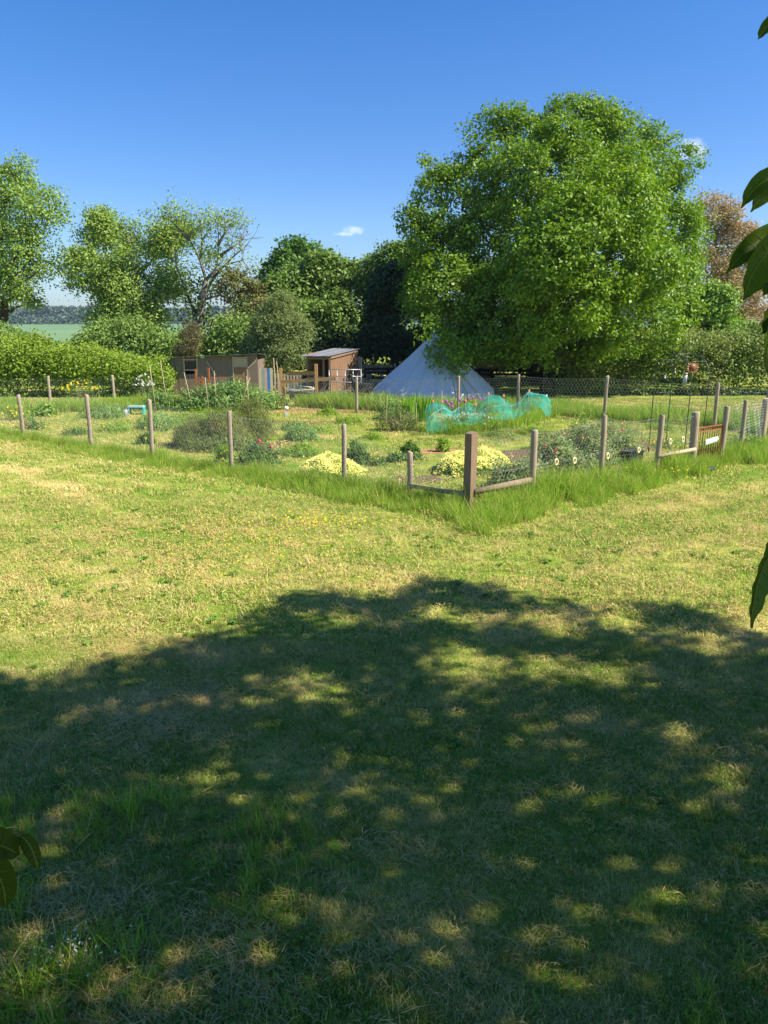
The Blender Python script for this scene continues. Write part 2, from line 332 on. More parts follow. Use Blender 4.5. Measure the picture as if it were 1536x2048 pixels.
class MB:
    def __init__(s): s.v = []; s.f = []; s.sm = []
    def add(s, V, F, smooth=False):
        b = len(s.v); s.v += [tuple(v) for v in V]; s.f += [tuple(i+b for i in f) for f in F]; s.sm += [smooth]*len(F)
    def box(s, c, d, rot=None, taper=1.0):
        x, y, z = d[0]/2, d[1]/2, d[2]/2
        V = [Vector((sx*x*(taper if sz > 0 else 1), sy*y*(taper if sz > 0 else 1), sz*z)) for sz in (-1, 1) for sy in (-1, 1) for sx in (-1, 1)]
        if rot is not None: V = [rot @ v for v in V]
        V = [v+Vector(c) for v in V]
        s.add(V, [(0, 2, 3, 1), (4, 5, 7, 6), (0, 1, 5, 4), (2, 6, 7, 3), (0, 4, 6, 2), (1, 3, 7, 5)])
    def bar(s, a, b, w, h):                       # rectangular bar from a to b
        a, b = Vector(a), Vector(b); d = b-a; L = d.length
        q = d.to_track_quat('X', 'Z').to_matrix(); s.box((a+b)/2, (L, w, h), q)
    def tube(s, pts, rad, seg=7, caps=True, smooth=True):
        pts = [Vector(p) for p in pts]; n = len(pts)
        if not isinstance(rad, (list, tuple)): rad = [rad]*n
        V = []; F = []; ref = None
        for i, p in enumerate(pts):
            d = (pts[min(i+1, n-1)]-pts[max(i-1, 0)])
            d = d.normalized() if d.length > 1e-9 else Vector((0, 0, 1))
            if ref is None: ref = Vector((0, 0, 1)) if abs(d.z) < .9 else Vector((1, 0, 0))
            u = d.cross(ref).normalized(); w = d.cross(u).normalized(); ref = ref if abs(d.dot(ref)) < .95 else u
            for k in range(seg):
                a = 2*PI*k/seg; V.append(p + (u*math.cos(a)+w*math.sin(a))*rad[i])
        for i in range(n-1):
            for k in range(seg):
                k2 = (k+1) % seg; F.append((i*seg+k, i*seg+k2, (i+1)*seg+k2, (i+1)*seg+k))
        if caps: F.append(tuple(range(seg))[::-1]); F.append(tuple((n-1)*seg+k for k in range(seg)))
        s.add(V, F, smooth)
    def lathe(s, c, prof, seg=14, ax=None, smooth=True):   # prof: (r, z)
        c = Vector(c); V = []; F = []; n = len(prof)
        for r, z in prof:
            for k in range(seg):
                a = 2*PI*k/seg; v = Vector((r*math.cos(a), r*math.sin(a), z)); V.append(c + (ax @ v if ax else v))
        for i in range(n-1):
            for k in range(seg):
                k2 = (k+1) % seg; F.append((i*seg+k, i*seg+k2, (i+1)*seg+k2, (i+1)*seg+k))
        if prof[0][0] > 1e-4: F.append(tuple(range(seg))[::-1])
        if prof[-1][0] > 1e-4: F.append(tuple((n-1)*seg+k for k in range(seg)))
        s.add(V, F, smooth)
    def build(s, name, mat, parent=None, loc=None):
        me = bpy.data.meshes.new(name); me.from_pydata([tuple(v) for v in s.v], [], s.f)
        me.polygons.foreach_set('use_smooth', s.sm); me.update()
        return link(me, name, mat, parent, loc)

def unit(v): return v/np.maximum(np.linalg.norm(v, axis=-1, keepdims=True), 1e-9)
def leafarr(C, Nrm, size, asp=.55, fold=.25, along=None):
    """folded diamond leaves: C centres, Nrm face normals, size lengths"""
    n = len(C); r = rng.normal(size=(n, 3)) if along is None else along + rng.normal(size=(n, 3))*.25
    u = unit(r - Nrm*np.sum(r*Nrm, 1, keepdims=True)); w = np.cross(Nrm, u)
    s = np.broadcast_to(np.asarray(size, float), (n,))[:, None]
    a = C-u*s*.5; b = C+u*s*.5; up = Nrm*s*fold*asp*.5
    l = C+w*s*asp*.5+up-u*s*.05; q = C-w*s*asp*.5+up-u*s*.05
    V = np.stack([a, l, b, q], 1).reshape(-1, 3); F = np.arange(4*n).reshape(n, 4); return V, F
def leafobj(name, C, Nrm, size, mat, parent=None, asp=.55, along=None, fold=.25, tint=None):
    V, F = leafarr(C, Nrm, size, asp, fold, along)
    me = npmesh(name, V, F, rng.random(len(C)) if tint is None else tint); return link(me, name, mat, parent)
def sph(n): return unit(rng.normal(size=(n, 3)))

def crown_pts(lobes, ncl, per, clr, shell=.30, inner=.12, flat=.75, low=-.8, hole=.36):
    """leaf positions gathered in clusters on the shell of many lobes; returns centres, outward normals, tint"""
    L = np.array(lobes, float); area = (L[:, 3]*L[:, 5])**1.0; pr = area/area.sum()
    k = rng.choice(len(L), size=ncl, p=pr); d = sph(ncl); d = d[np.argsort(rng.random(ncl))]
    bad = d[:, 2] < low; d[bad, 2] *= -1
    rad = 1 - np.abs(rng.normal(size=ncl))*shell*.6; inn = rng.random(ncl) < inner; rad[inn] = rng.random(inn.sum())**.5*.8
    # bumpy outline: low-frequency offsets by direction
    bump_ = .85+.32*vn(d[:, 0]*2.2+k*7.1, d[:, 2]*2.2+d[:, 1]*1.7+k*3.3, 1.0, 3)
    C = L[k, :3] + d*L[k, 3:6]*(rad*bump_)[:, None]
    # drop clusters buried deep in another lobe
    keep = np.ones(ncl, bool)
    hol = vn(C[:, 0]+C[:, 1]*.35, C[:, 2]+C[:, 1]*.2, clr*4.6, 17)*.6+vn(C[:, 1]-C[:, 0]*.3, C[:, 2]*1.1, clr*3.7, 23)*.4; keep &= (hol > hole)
    C = C + d*((hol-.5)*clr*2.2)[:, None]
    for j in range(len(L)):
        q = np.linalg.norm((C-L[j, :3])/L[j, 3:6], axis=1); keep &= ~((q < .62) & (k != j) & (rng.random(ncl) < .8))
    C, d = C[keep], d[keep]; n = len(C)
    off = np.clip(rng.normal(size=(n, per, 3)), -1.5, 1.5)*np.array([1, 1, flat])*(clr*(.6+.8*rng.random((n, 1, 1))))
    P_ = (C[:, None, :]+off).reshape(-1, 3)
    nr = unit(np.repeat(d, per, 0)*.55+np.array([0, 0, .45])+rng.normal(size=(n*per, 3))*.55)
    tn = np.clip(np.repeat(rng.random(n), per)*.55+rng.random(n*per)*.45, 0, 1)
    return P_, nr, tn, C
def pxlobes(spec):
    out = []
    for s in spec:
        px, py, r, d = s[:4]; k = s[4] if len(s) > 4 else 1.0
        x, y, z = P(px, py, d); R_ = r*PXM(d); out.append((x, y, z, R_, R_*.95*(s[5] if len(s) > 5 else 1), R_*k))
    return out
def limbs(mb, base, h0, r0, targets, seed=0, split=.45, wob=.25):
    rr = random.Random(seed); base = Vector(base); top = base+Vector((rr.uniform(-.2, .2), rr.uniform(-.2, .2), h0))
    mb.tube([base+Vector((0, 0, -.1)), base+Vector((0, 0, .25)), (base+top)/2, top], [r0*1.35, r0*1.05, r0*.92, r0*.85], 10)
    for t in targets:
        t = Vector(t[:3]); d = t-top; n = 6; pts = []; rad = []
        s0 = top + Vector((0, 0, -rr.uniform(0, .25)*h0)); ctrl = s0 + Vector((d.x*.25, d.y*.25, d.z*.6))
        for i in range(n+1):
            a = i/n; p = s0*(1-a)**2 + ctrl*2*a*(1-a) + t*a*a
            if 0 < i: p += Vector((rr.gauss(0, wob*.3), rr.gauss(0, wob*.3), rr.gauss(0, wob*.2)))
            pts.append(p); rad.append(max(r0*.55*(1-a)**1.1, .018))
        mb.tube(pts, rad, 6)
        for j in range(4):                         # side branches
            i = rr.randint(2, n-1); q = pts[i]; e = q+Vector((rr.gauss(0, 1), rr.gauss(0, 1), rr.uniform(.1, 1))).normalized()*d.length*rr.uniform(.10, .22)
            m_ = (q+e)/2+Vector((0, 0, rr.uniform(0, .1)*d.length)); mb.tube([q, m_, e], [rad[i]*.55, rad[i]*.35, .01], 5)
def tree(name, label, base, lobes, mat, ncl, per, clr, leaf, h0, r0, bark='bark', asp=.6, group='trees around the garden', seed=1, shell=.3, inner=.12, wob=.25, cat='tree', low=-.8, hole=.36):
    t = empty(name, label, cat, group, loc=base)
    C, nr, tn, cc = crown_pts(lobes, ncl, per, clr, shell, inner, low=low, hole=hole)
    ok = C[:, 2] > .05; C, nr, tn = C[ok], nr[ok], tn[ok]
    b = np.array(base)
    leafobj('crown', C-b, nr, leaf*(.7+.6*rng.random(len(C))), mat, t, asp, tint=tn)
    mb = MB(); limbs(mb, (0, 0, 0), h0, r0, [tuple(np.array(l[:3])-b) for l in lobes], seed, wob=wob)
    # fine twigs reaching the outer clusters
    idx = rng.choice(len(cc), size=min(len(cc), 90), replace=False); Lc = np.array([l[:3] for l in lobes])
    for i in idx:
        c = cc[i]; j = np.argmin(np.linalg.norm(Lc-c, axis=1)); a = Lc[j]-b; e = c-b; m_ = (a+e)/2+rng.normal(size=3)*.15
        mb.tube([a, m_, e], [r0*.14, r0*.08, .008], 4, False)
    mb.build('trunk', M[bark], t); return t

# ------------------------------------------------------------------ GROUND
def ground():
    ys = np.concatenate([np.arange(-30, 60, 3.0), np.arange(60, 200, 14.0), np.arange(200, 2600, 80.0)])
    xs = np.concatenate([-np.geomspace(30, 1500, 22)[::-1], np.arange(-27, 28, 3.0), np.geomspace(30, 1500, 22)])
    X, Y = np.meshgrid(xs, ys); h = np.clip((Y-130)/560, 0, 1); h = h*h*(3-2*h)
    Z = h*(3.4+2.6*vn(X, Y, 260, 4)) - 1.2*np.clip((Y-60)/60, 0, 1)*(1-h) + np.clip((Y-700)/1900, 0, 1)*-30
    V = np.stack([X, Y, Z], -1).reshape(-1, 3); ny, nx = X.shape
    i = (np.arange(ny-1)[:, None]*nx+np.arange(nx-1)[None]).ravel(); F = np.stack([i, i+1, i+nx+1, i+nx], 1)
    me = npmesh('ground', V, F); me.polygons.foreach_set('use_smooth', [True]*len(me.polygons))
    tag(link(me, 'ground', M['ground']), 'mown lawn and garden ground running out to the crop fields', kind='structure')
ground()
def blob(name, px, py, rx, ry, mat, label, seed=0, z=.006, ang=0):
    cx, cy, _ = G(px, py); n = 40; V = [(0, 0, .004)]; rr = random.Random(seed)
    ph = [rr.uniform(0, 6) for _ in range(4)]
    for ring in (.6, 1):
        for k in range(n):
            a = 2*PI*k/n; q = ring*(1+.14*math.sin(2*a+ph[0])+.10*math.sin(5*a+ph[1])+.07*math.sin(9*a+ph[2])+.05*math.sin(14*a+ph[3]))
            x, y = rx*q*math.cos(a), ry*q*math.sin(a)
            V.append((x*math.cos(ang)-y*math.sin(ang), x*math.sin(ang)+y*math.cos(ang), .004 if ring < 1 else 0))
    F = [(0, 1+k, 1+(k+1) % n) for k in range(n)]+[(1+k, 1+n+k, 1+n+(k+1) % n, 1+(k+1) % n) for k in range(n)]
    mb = MB(); mb.add(V, F); o = mb.build(name, M[mat], None, (cx, cy, z)); tag(o, label, kind='structure'); return o

# ------------------------------------------------------------------ GRASS (instanced tufts = stuff)
PROTO = bpy.data.collections.new('grass_tufts')     # never linked to the scene
def blades(n, hmin, hmax, w, spread, lean, fdry=.1, flat=0.0):
    V, F, T, MI = [], [], [], []
    for i in range(n):
        a, r = rng.random()*2*PI, spread*math.sqrt(rng.random()); bx, by = r*math.cos(a), r*math.sin(a)
        h = hmin+(hmax-hmin)*rng.random(); la = rng.random()*2*PI; dx, dy = math.cos(la), math.sin(la); ln = h*lean*(.3+rng.random())
        dry = rng.random() < fdry; lie = rng.random() < flat
        ww = w*(.7+.6*rng.random())
        if lie: zs = [.012+.02*rng.random()]*3; zs = [zs[0], zs[0]+.012*rng.random(), zs[0]*.8]; ts = [0, h*.55, h*1.15]
        else: zs = [0, h*.55, h*.93]; ts = [0, ln*.35, ln]
        px, py = -dy, dx; b = len(V)
        if not lie: q = rng.random()*PI; px, py = math.cos(q), math.sin(q)
        for k, (z, t_) in enumerate(zip(zs, ts)):
            wk = ww*(1, .8, .15)[k]/2; x, y = bx+dx*t_, by+dy*t_
            V += [(x-px*wk, y-py*wk, z), (x+px*wk, y+py*wk, z)]
        F += [(b, b+1, b+3, b+2), (b+2, b+3, b+5, b+4)]; t_ = rng.random(); T += [t_, t_]; MI += [1 if (dry or lie and rng.random() < .8) else 0]*2
    return np.array(V), np.array(F), T, MI
def proto(name, data, mats):
    V, F, T, MI = data; me = npmesh(name, V, F, np.array(T), np.array(MI)); o = bpy.data.objects.new(name, me)
    for m in mats: me.materials.append(m)
    PROTO.objects.link(o); return o
def clover():
    n = 22; C = np.stack([rng.normal(size=n)*.045, rng.normal(size=n)*.045, .008+.022*rng.random(n)], 1); nr = unit(rng.normal(size=(n, 3))*.4+np.array([0, 0, 1.]))
    V, F = leafarr(C, nr, .011+.010*rng.random(n), .9); return V, F, rng.random(n), np.zeros(n)
GM = [M['grass'], M['straw']]; GT = [M['tall'], M['straw']]
protos = {}
def coll(key, objs):
    c = bpy.data.collections.new(key)
    for o in objs: c.objects.link(o)
    protos[key] = c
mk = lambda nm, k, mats, *a, **kw: [proto(nm, blades(*a, **kw), mats) for _ in range(k)]
coll('a_near', mk('tuft', 4, GM, 46, .018, .050, .0026, .06, .6, .07, .06) + [proto('clover', clover(), [M['weed']])] + mk('tuft_dry', 2, GM, 38, .02, .055, .0022, .07, .7, .38, .22))
coll('b_mid', mk('tuft', 3, GM, 24, .018, .05, .0065, .09, .9, .08, .15) + mk('tuft_dry', 2, GM, 22, .02, .055, .006, .10, .9, .42, .4))
coll('c_far', mk('tuft', 3, GM, 20, .025, .07, .014, .17, .8, .12, .2) + mk('tuft_dry', 2, GM, 20, .02, .07, .012, .17, .9, .5, .5))
coll('d_tall', mk('tall', 4, GT, 24, .10, .36, .0055, .10, .5, .12, .0))
coll('e_tallfar', mk('tallf', 4, GT, 24, .12, .42, .010, .16, .45, .12, .0))
coll('f_long', mk('long', 3, GT, 20, .08, .20, .0042, .05, .6, .06, .02))
coll('g_clip', mk('clip', 4, [M['straw'], M['straw']], 20, .04, .11, .0022, .11, 1, 1, 1.0))
def scatter(name, label, pts, scl, idx, key, cat=None, tilt=.15):
    pts = np.asarray(pts, float); n = len(pts)
    me = bpy.data.meshes.new(name); me.vertices.add(n); me.vertices.foreach_set('co', pts.astype(np.float32).ravel())
    a = me.attributes.new('scl', 'FLOAT', 'POINT'); a.data.foreach_set('value', np.asarray(scl, np.float32))
    a = me.attributes.new('idx', 'INT', 'POINT'); a.data.foreach_set('value', np.asarray(idx, np.int32))
    rot = np.stack([rng.normal(size=n)*tilt, rng.normal(size=n)*tilt, rng.random(n)*2*PI], 1)
    a = me.attributes.new('rot', 'FLOAT_VECTOR', 'POINT'); a.data.foreach_set('vector', rot.astype(np.float32).ravel())
    ob = bpy.data.objects.new(name, me); COL.objects.link(ob); tag(ob, label, kind='stuff')
    g = bpy.data.node_groups.new(name, 'GeometryNodeTree')
    g.interface.new_socket('Geometry', in_out='INPUT', socket_type='NodeSocketGeometry'); g.interface.new_socket('Geometry', in_out='OUTPUT', socket_type='NodeSocketGeometry')
    gi, go = N(g, 'NodeGroupInput'), N(g, 'NodeGroupOutput')
    ip = N(g, 'GeometryNodeInstanceOnPoints'); ci = N(g, 'GeometryNodeCollectionInfo')
    ci.inputs[0].default_value = protos[key]; ci.inputs['Separate Children'].default_value = True; ci.inputs['Reset Children'].default_value = True
    def attr(nm, ty): q = N(g, 'GeometryNodeInputNamedAttribute', data_type=ty); q.inputs[0].default_value = nm; return q.outputs[0]
    g.links.new(gi.outputs[0], ip.inputs['Points']); g.links.new(ci.outputs[0], ip.inputs['Instance']); ip.inputs['Pick Instance'].default_value = True
    g.links.new(attr('idx', 'INT'), ip.inputs['Instance Index']); g.links.new(attr('rot', 'FLOAT_VECTOR'), ip.inputs['Rotation']); g.links.new(attr('scl', 'FLOAT'), ip.inputs['Scale'])
    g.links.new(ip.outputs[0], go.inputs[0]); md = ob.modifiers.new('scatter', 'NODES'); md.node_group = g; return ob

# fence lines on the ground (from the photo)
FL = [G(-330, 800)[:2]]
Cn = G(938, 1022); 
left_px = [(820, 998), (688, 978), (463, 944), (305, 917), (183, 896), (48, 874)]
right_px = [(1063, 1002), (1201, 968), (1311, 950), (1382, 938), (1440, 927)]
lp = np.array([G(*p)[:2] for p in [(938, 1022)]+left_px]); rp = np.array([G(*p)[:2] for p in [(938, 1022)]+right_px])
lf = np.polyfit(lp[:, 0], lp[:, 1], 1); rf = np.polyfit(rp[:, 0], rp[:, 1], 1)
def online(px, fit):
    k = (px-768)/F_PX                                # x/along-axis; solve with the exact projection
    # ground point: x = k*(y*ct + 3*st), y = a x + b
    a, b = fit; x = k*(b*ct+CAMH*st_)/(1-k*a*ct); return x, a*x+b
CORNER = online(938, lf)
print('fits', lf, rf, CORNER)
yL = lambda x: lf[0]*x+lf[1]
yR = lambda x: rf[0]*x+rf[1]
def fence_y(x): return np.where(x < CORNER[0], yL(x), yR(x))
def strip_w(x):                                      # width of the unmown strip on the camera side
    return np.where(x < CORNER[0], np.interp(x, [-11, -6, -3, 0, CORNER[0]], [1.15, 1.2, 1.1, 1.25, 1.7]), np.interp(x, [CORNER[0], 3, 5, 6.5, 7.3, 8], [1.75, 1.5, 1.3, 1.0, .45, .5]))

def sample(x0, x1, y0, y1, dens, margin=1.6, k=.56):
    n = int((x1-x0)*(y1-y0)*dens); x = rng.uniform(x0, x1, n); y = rng.uniform(y0, y1, n)
    ok = np.abs(x) < k*y+margin; return x[ok], y[ok]
trackA, trackB, trackC = np.array(G(-60, 905)[:2]), np.array(G(190, 1000)[:2]), np.array(G(400, 1085)[:2])
def segd(x, y, a, b):
    p = np.stack([x, y], -1); d = b-a; t = np.clip(((p-a)@d)/(d@d), 0, 1); return np.linalg.norm(p-a-t[..., None]*d, axis=-1)
def track(x, y): return np.minimum(segd(x, y, trackA, trackB), segd(x, y, trackB, trackC))
def lawn(key, x, y, jit, nidx, dryidx, smin, smax, extra=None):
    dry = fbm(x, y, 1.9, 21)*.6 + fbm(x, y, .55, 33)*.4; hgt = fbm(x, y, .9, 41)
    tr = track(x, y)
    keep = rng.random(len(x)) < np.clip(.45+1.1*hgt, 0, 1)*np.where((tr < .24) & (y > 8), .7, 1)
    x, y, dry, hgt, tr = x[keep], y[keep], dry[keep], hgt[keep], tr[keep]
    isdry = (dry+rng.normal(size=len(x))*.06 > .60) 
    idx = np.where(isdry, rng.choice(dryidx, len(x)), rng.choice(nidx, len(x)))
    s = (smin+(smax-smin)*hgt)*(.75+.5*rng.random(len(x)))
    return np.stack([x, y, np.zeros(len(x))-.004], 1), s, idx
x, y = sample(-6, 6, 2.1, 6.8, 520, 1.3)
p_, s_, i_ = lawn('a', x, y, 0, [0, 1, 2, 3, 4, 3, 2, 4], [5, 6], .75, 1.4)
scatter('lawn_grass', 'short mown grass with dry clippings in the shaded foreground', p_, s_, i_, 'a_near')
# PROTO collection order: Blender sorts children by name; clover sorts first
x, y = sample(-10, 10, 6.8, 13, 150, 1.5); ok = y < fence_y(x)-strip_w(x)+.1; 
p_, s_, i_ = lawn('b', x[ok], y[ok], 0, [0, 1, 2], [3, 4], .8, 1.5)
scatter('lawn_grass', 'mown sunlit lawn grass in front of the fence', p_, s_, i_, 'b_mid')
x, y = sample(-19, 19, 8, 31.5, 42, 2); infr = (y > fence_y(x)-strip_w(x)+.1); ok = (y > 13) | infr
# beds and mulch stay free of grass
EXCL = [(1140, 900, 2.0, 1.1), (955, 930, 1.3, .8), (650, 935, 1.0, .7), (445, 880, 1.5, .9), (880, 905, .5, .35)]
for (ex, ey, ax, ay) in EXCL:
    cx, cy, _ = G(ex, ey); ok &= ((x-cx)/ax)**2+((y-cy)/ay)**2 > 1
p_, s_, i_ = lawn('c', x[ok], y[ok], 0, [0, 1, 2], [3, 4], .7, 1.35)
scatter('lawn_grass', 'short grass inside the fenced garden and on the far lawn', p_, s_, i_, 'c_far')
# dry clippings lying on the lawn
x, y = sample(-9, 9, 2.1, 14, 30, 1.4); d_ = fbm(x, y, 1.1, 77); ok = (d_ > .60) & (y < fence_y(x)-strip_w(x)); x, y = x[ok], y[ok]
cl = [G(150, 1235), G(270, 1300), G(300, 1420), G(420, 1400), G(120, 1830), G(440, 1950), G(330, 1470), G(1080, 1250)]
for c in cl:
    n = 60; x = np.append(x, c[0]+rng.normal(size=n)*.30); y = np.append(y, c[1]+rng.normal(size=n)*.16)
scatter('grass_clippings', 'dry straw clippings lying on the mown lawn', np.stack([x, y, .012+0*x], 1), .6+.8*rng.random(len(x)), rng.integers(0, 4, len(x)), 'g_clip')
# tall strips
x, y = sample(-12, 9, 8.5, 24, 190, 1.5, .56); w = strip_w(x)
edge = w*(.58+.50*fbm(x, y, .6, 5)); dd = fence_y(x)-y; ok = (dd < edge) & (dd > -.22) & (fbm(x, y, .35, 66) > .34) & ~((x > 7.35) & (dd > .5))
x, y, dd, edge = x[ok], y[ok], dd[ok], edge[ok]; s = np.clip(1.15-.55*np.clip(dd/edge, 0, 1)**2, .35, 1.2)*(.30+1.2*fbm(x, y, .5, 8))
s *= np.interp(x, [-9, -4, 0, 1.5, 4, 7], [.74, .76, 1.0, 1.32, 1.38, 1.25])
scatter('tall_grass', 'long unmown grass along the front wire fence', np.stack([x, y, 0*x-.01], 1), s, rng.integers(0, 4, len(x)), 'd_tall', tilt=.28)
# back strips
def strip(pxs, width, dens, label, s0=1.0, seed=0, back=.4):
    q = np.array([G(*p)[:2] for p in pxs]); X, Y = [], []
    for a, b in zip(q[:-1], q[1:]):
        L = np.linalg.norm(b-a); n = int(L*width*dens); t = rng.random(n); nx_ = np.array([-(b-a)[1], (b-a)[0]])/L; o = (rng.random(n)-back)*width
        pt = a+t[:, None]*(b-a)+o[:, None]*nx_; X.append(pt[:, 0]); Y.append(pt[:, 1])
    X, Y = np.concatenate(X), np.concatenate(Y)
    scatter('tall_grass', label, np.stack([X, Y, 0*X-.01], 1), s0*(.55+.8*fbm(X, Y, .9, seed)), rng.integers(0, 4, len(X)), 'e_tallfar')
strip([(1090, 822), (1214, 838), (1440, 850), (1560, 870)], 1.3, 70, 'tall dark grass growing under the right part of the back fence', 1.35, 3)
strip([(600, 812), (713, 818), (830, 822), (950, 825), (1100, 822)], 1.2, 75, 'tall bright grass under the back fence beside the tent', 1.5, 4)
strip([(-80, 822), (100, 822), (250, 820), (340, 818)], 1.6, 60, 'tall grass at the far left edge of the garden', 1.35, 6)
strip([(860, 868), (960, 862), (1040, 845), (1105, 828)], 1.1, 90, 'long green grass growing up through the teal netting', 1.1, 8)
strip([(1450, 905), (1560, 925)], 2.4, 80, 'long grass beside the garden gate', 1.2, 9)
def rosette():
    n = 11; a = rng.random(n)*2*PI; C = np.stack([np.cos(a)*.035, np.sin(a)*.035, .014+.012*rng.random(n)], 1); al = np.stack([np.cos(a), np.sin(a), .25+0*a], 1)*2
    V, F = leafarr(C, unit(rng.normal(size=(n, 3))*.2+np.array([0, 0, 1.])), .055+.03*rng.random(n), .42, .25, al); return V, F, rng.random(n), np.zeros(n)
coll('h_weed', [proto('rosette', rosette(), [M['weed']]) for _ in range(4)])
x, y = sample(-7, 7, 2.1, 12, 6, 1.2); ok = (fbm(x, y, 1.3, 88) > .50) & (y < fence_y(x)-strip_w(x)-.1); x, y = x[ok], y[ok]
scatter('lawn_weeds', 'broad leaved weed rosettes growing in the mown lawn', np.stack([x, y, 0*x+.008], 1), .6+.8*rng.random(len(x)), rng.integers(0, 4, len(x)), 'h_weed')
# longer grass at the very front
x, y = sample(-3.2, 3.2, 2.0, 4.2, 90, .8); q = fbm(x, y, .7, 61)+np.clip((2.9-y)*.22, 0, .3)+np.clip(-x*.08, -.1, .2); ok = q > .60; x, y, q = x[ok], y[ok], q[ok]
scatter('tall_grass', 'dark tufts of longer grass at the bottom of the lawn', np.stack([x, y, 0*x], 1), .35+1.2*(q-.5)*2, rng.integers(0, 3, len(x)), 'f_long')

# ================================================================== THINGS
def B(mb, name, mat, t, label=None):                 # build world-space mesh as a part of t (empty at its base)
    l = t.location; mb.v = [(v[0]-l.x, v[1]-l.y, v[2]-l.z) for v in mb.v]
    o = mb.build(name, M[mat] if isinstance(mat, str) else mat, t)
    if label: o['label'] = label
    return o
def LV(C, Nr, size, mat, name, t, asp=.55, along=None, fold=.25, tint=None):
    b = np.array(t.location); return leafobj(name, C-b, Nr, size, M[mat], t, asp, along, fold, tint)

# ---- trees
OAK = pxlobes([(1110, 470, 190, 38), (1150, 300, 92, 38), (1020, 340, 105, 38.5), (1255, 350, 100, 38), (925, 420, 98, 38), (1150, 250, 50, 38),
    (880, 510, 72, 37), (862, 590, 50, 38), (900, 500, 60, 38.5), (1325, 430, 74, 38), (1310, 555, 88, 37), (900, 600, 85, 35), (1010, 640, 105, 33.5), (1140, 640, 110, 31.6),
    (1262, 650, 92, 32.5, .8), (885, 690, 42, 31.5), (868, 668, 26, 30.8), (880, 650, 30, 31.2), (900, 720, 26, 30.6), (850, 640, 45, 35), (1120, 560, 120, 31.5), (1230, 500, 110, 32), (985, 520, 100, 36.5), (1080, 400, 110, 36),
    (1200, 400, 95, 33), (960, 690, 50, 32.5, .7), (1050, 705, 55, 33, .6), (1180, 710, 60, 33.5, .55), (1370, 330, 30, 38), (1395, 480, 28, 38), (1315, 640, 75, 36), (1350, 570, 44, 37), (1320, 480, 74, 37.5), (1350, 700, 50, 37, .7), (1230, 420, 85, 30.8), (1200, 520, 90, 30.6), (1290, 520, 75, 31.5), (1150, 470, 90, 30.5), (1120, 660, 60, 30.5, .7), (1112, 515, 66, 29.3), (1155, 600, 60, 29.6), (1060, 570, 50, 29.8), (1180, 470, 60, 29.6), (1120, 215, 18, 38), (1210, 235, 26, 38), (1170, 225, 30, 38), (965, 300, 24, 38), (1300, 285, 26, 38), (825, 440, 24, 37), (870, 340, 30, 38), (1010, 262, 32, 38.5),
    (1040, 700, 60, 41), (1200, 700, 70, 42), (930, 680, 60, 41)])
ob = P(1078, 745, 38.5); ob = (ob[0], ob[1], 0)
tree('oak_tree', 'great round bright green oak overhanging the pale tent', ob, OAK, M['oak'], 12500, 28, .22, .155, 2.4, .42, asp=.62, seed=3, shell=.24, inner=.06, hole=.40)
T = lambda px, d: (P(px, 700, d)[0], d, 0)
tree('ash_tree', 'tall loose crowned green tree cut by the left edge', T(-10, 46), pxlobes([(20, 395, 60, 46), (85, 425, 48, 45), (55, 510, 68, 45), (-40, 520, 110, 46), (105, 520, 36, 45), (25, 585, 48, 45, .7), (-80, 400, 90, 47), (35, 350, 30, 46), (-100, 620, 90, 47), (70, 600, 20, 45)]), M['ash2'], 1900, 24, .33, .17, 3.5, .38, seed=5, hole=.28, shell=.45, wob=.6)
tree('ash_tree', 'airy yellow green tree left of the twiggy half bare one', T(235, 45), pxlobes([(200, 465, 44, 45), (265, 485, 48, 45), (325, 490, 42, 45), (180, 550, 48, 44), (255, 570, 60, 44), (335, 575, 45, 44.5), (225, 640, 55, 44, .8), (300, 640, 50, 44, .8), (205, 440, 22, 45), (365, 465, 25, 45), (150, 520, 22, 44)]), M['ash'], 2100, 22, .34, .16, 3.0, .30, bark='palebark', seed=8, hole=.28, shell=.5, inner=.25, wob=.6)
# half bare tree
t3 = empty('half_bare_tree', 'twiggy half bare tree with ivy on its pale forked trunk', 'tree', 'trees around the garden', loc=T(395, 43))
mb = MB(); rr = random.Random(4)
def wpath(pxs, d, r0, r1, sg=6):
    pts = [Vector(P(px, py, d+rr.uniform(-.3, .3))) for px, py in pxs]; n = len(pts); mb.tube(pts, [r0+(r1-r0)*i/(n-1) for i in range(n)], sg); return pts
wpath([(395, 745), (394, 690), (398, 640), (404, 600), (412, 560)], 43, .30, .14, 9)
tips = []
for br in ([(404, 600), (425, 560), (436, 515), (437, 470), (434, 440)], [(412, 560), (425, 545), (450, 530), (485, 520), (500, 540)], [(436, 515), (462, 496), (485, 480)], [(412, 560), (400, 520), (380, 480), (366, 440)],
           [(398, 640), (370, 580), (352, 530), (350, 470)], [(400, 520), (405, 480), (400, 450)], [(404, 600), (440, 590), (470, 600)], [(450, 530), (470, 560), (462, 585)], [(425, 560), (440, 540), (470, 510), (492, 492)],
           [(380, 480), (350, 450), (340, 440)], [(436, 490), (450, 465), (452, 445)]):
    pp = wpath(br, 43, .095, .018)
    for q in range(9):
        a = pp[rr.randint(1, len(pp)-1)]; e = a+Vector((rr.gauss(0, .6), rr.gauss(0, .5), rr.uniform(-.1, 1.1))); mb.tube([a, (a+e)/2+Vector((rr.gauss(0, .08), 0, .05)), e], [.022, .013, .005], 4, False); tips.append(e)
        for w in range(2):
            e2 = (a+e)/2+Vector((rr.gauss(0, .35), rr.gauss(0, .3), rr.uniform(0, .6))); mb.tube([(a+e)/2, e2], [.012, .004], 3, False); tips.append(e2)
B(mb, 'trunk', 'palebark', t3)
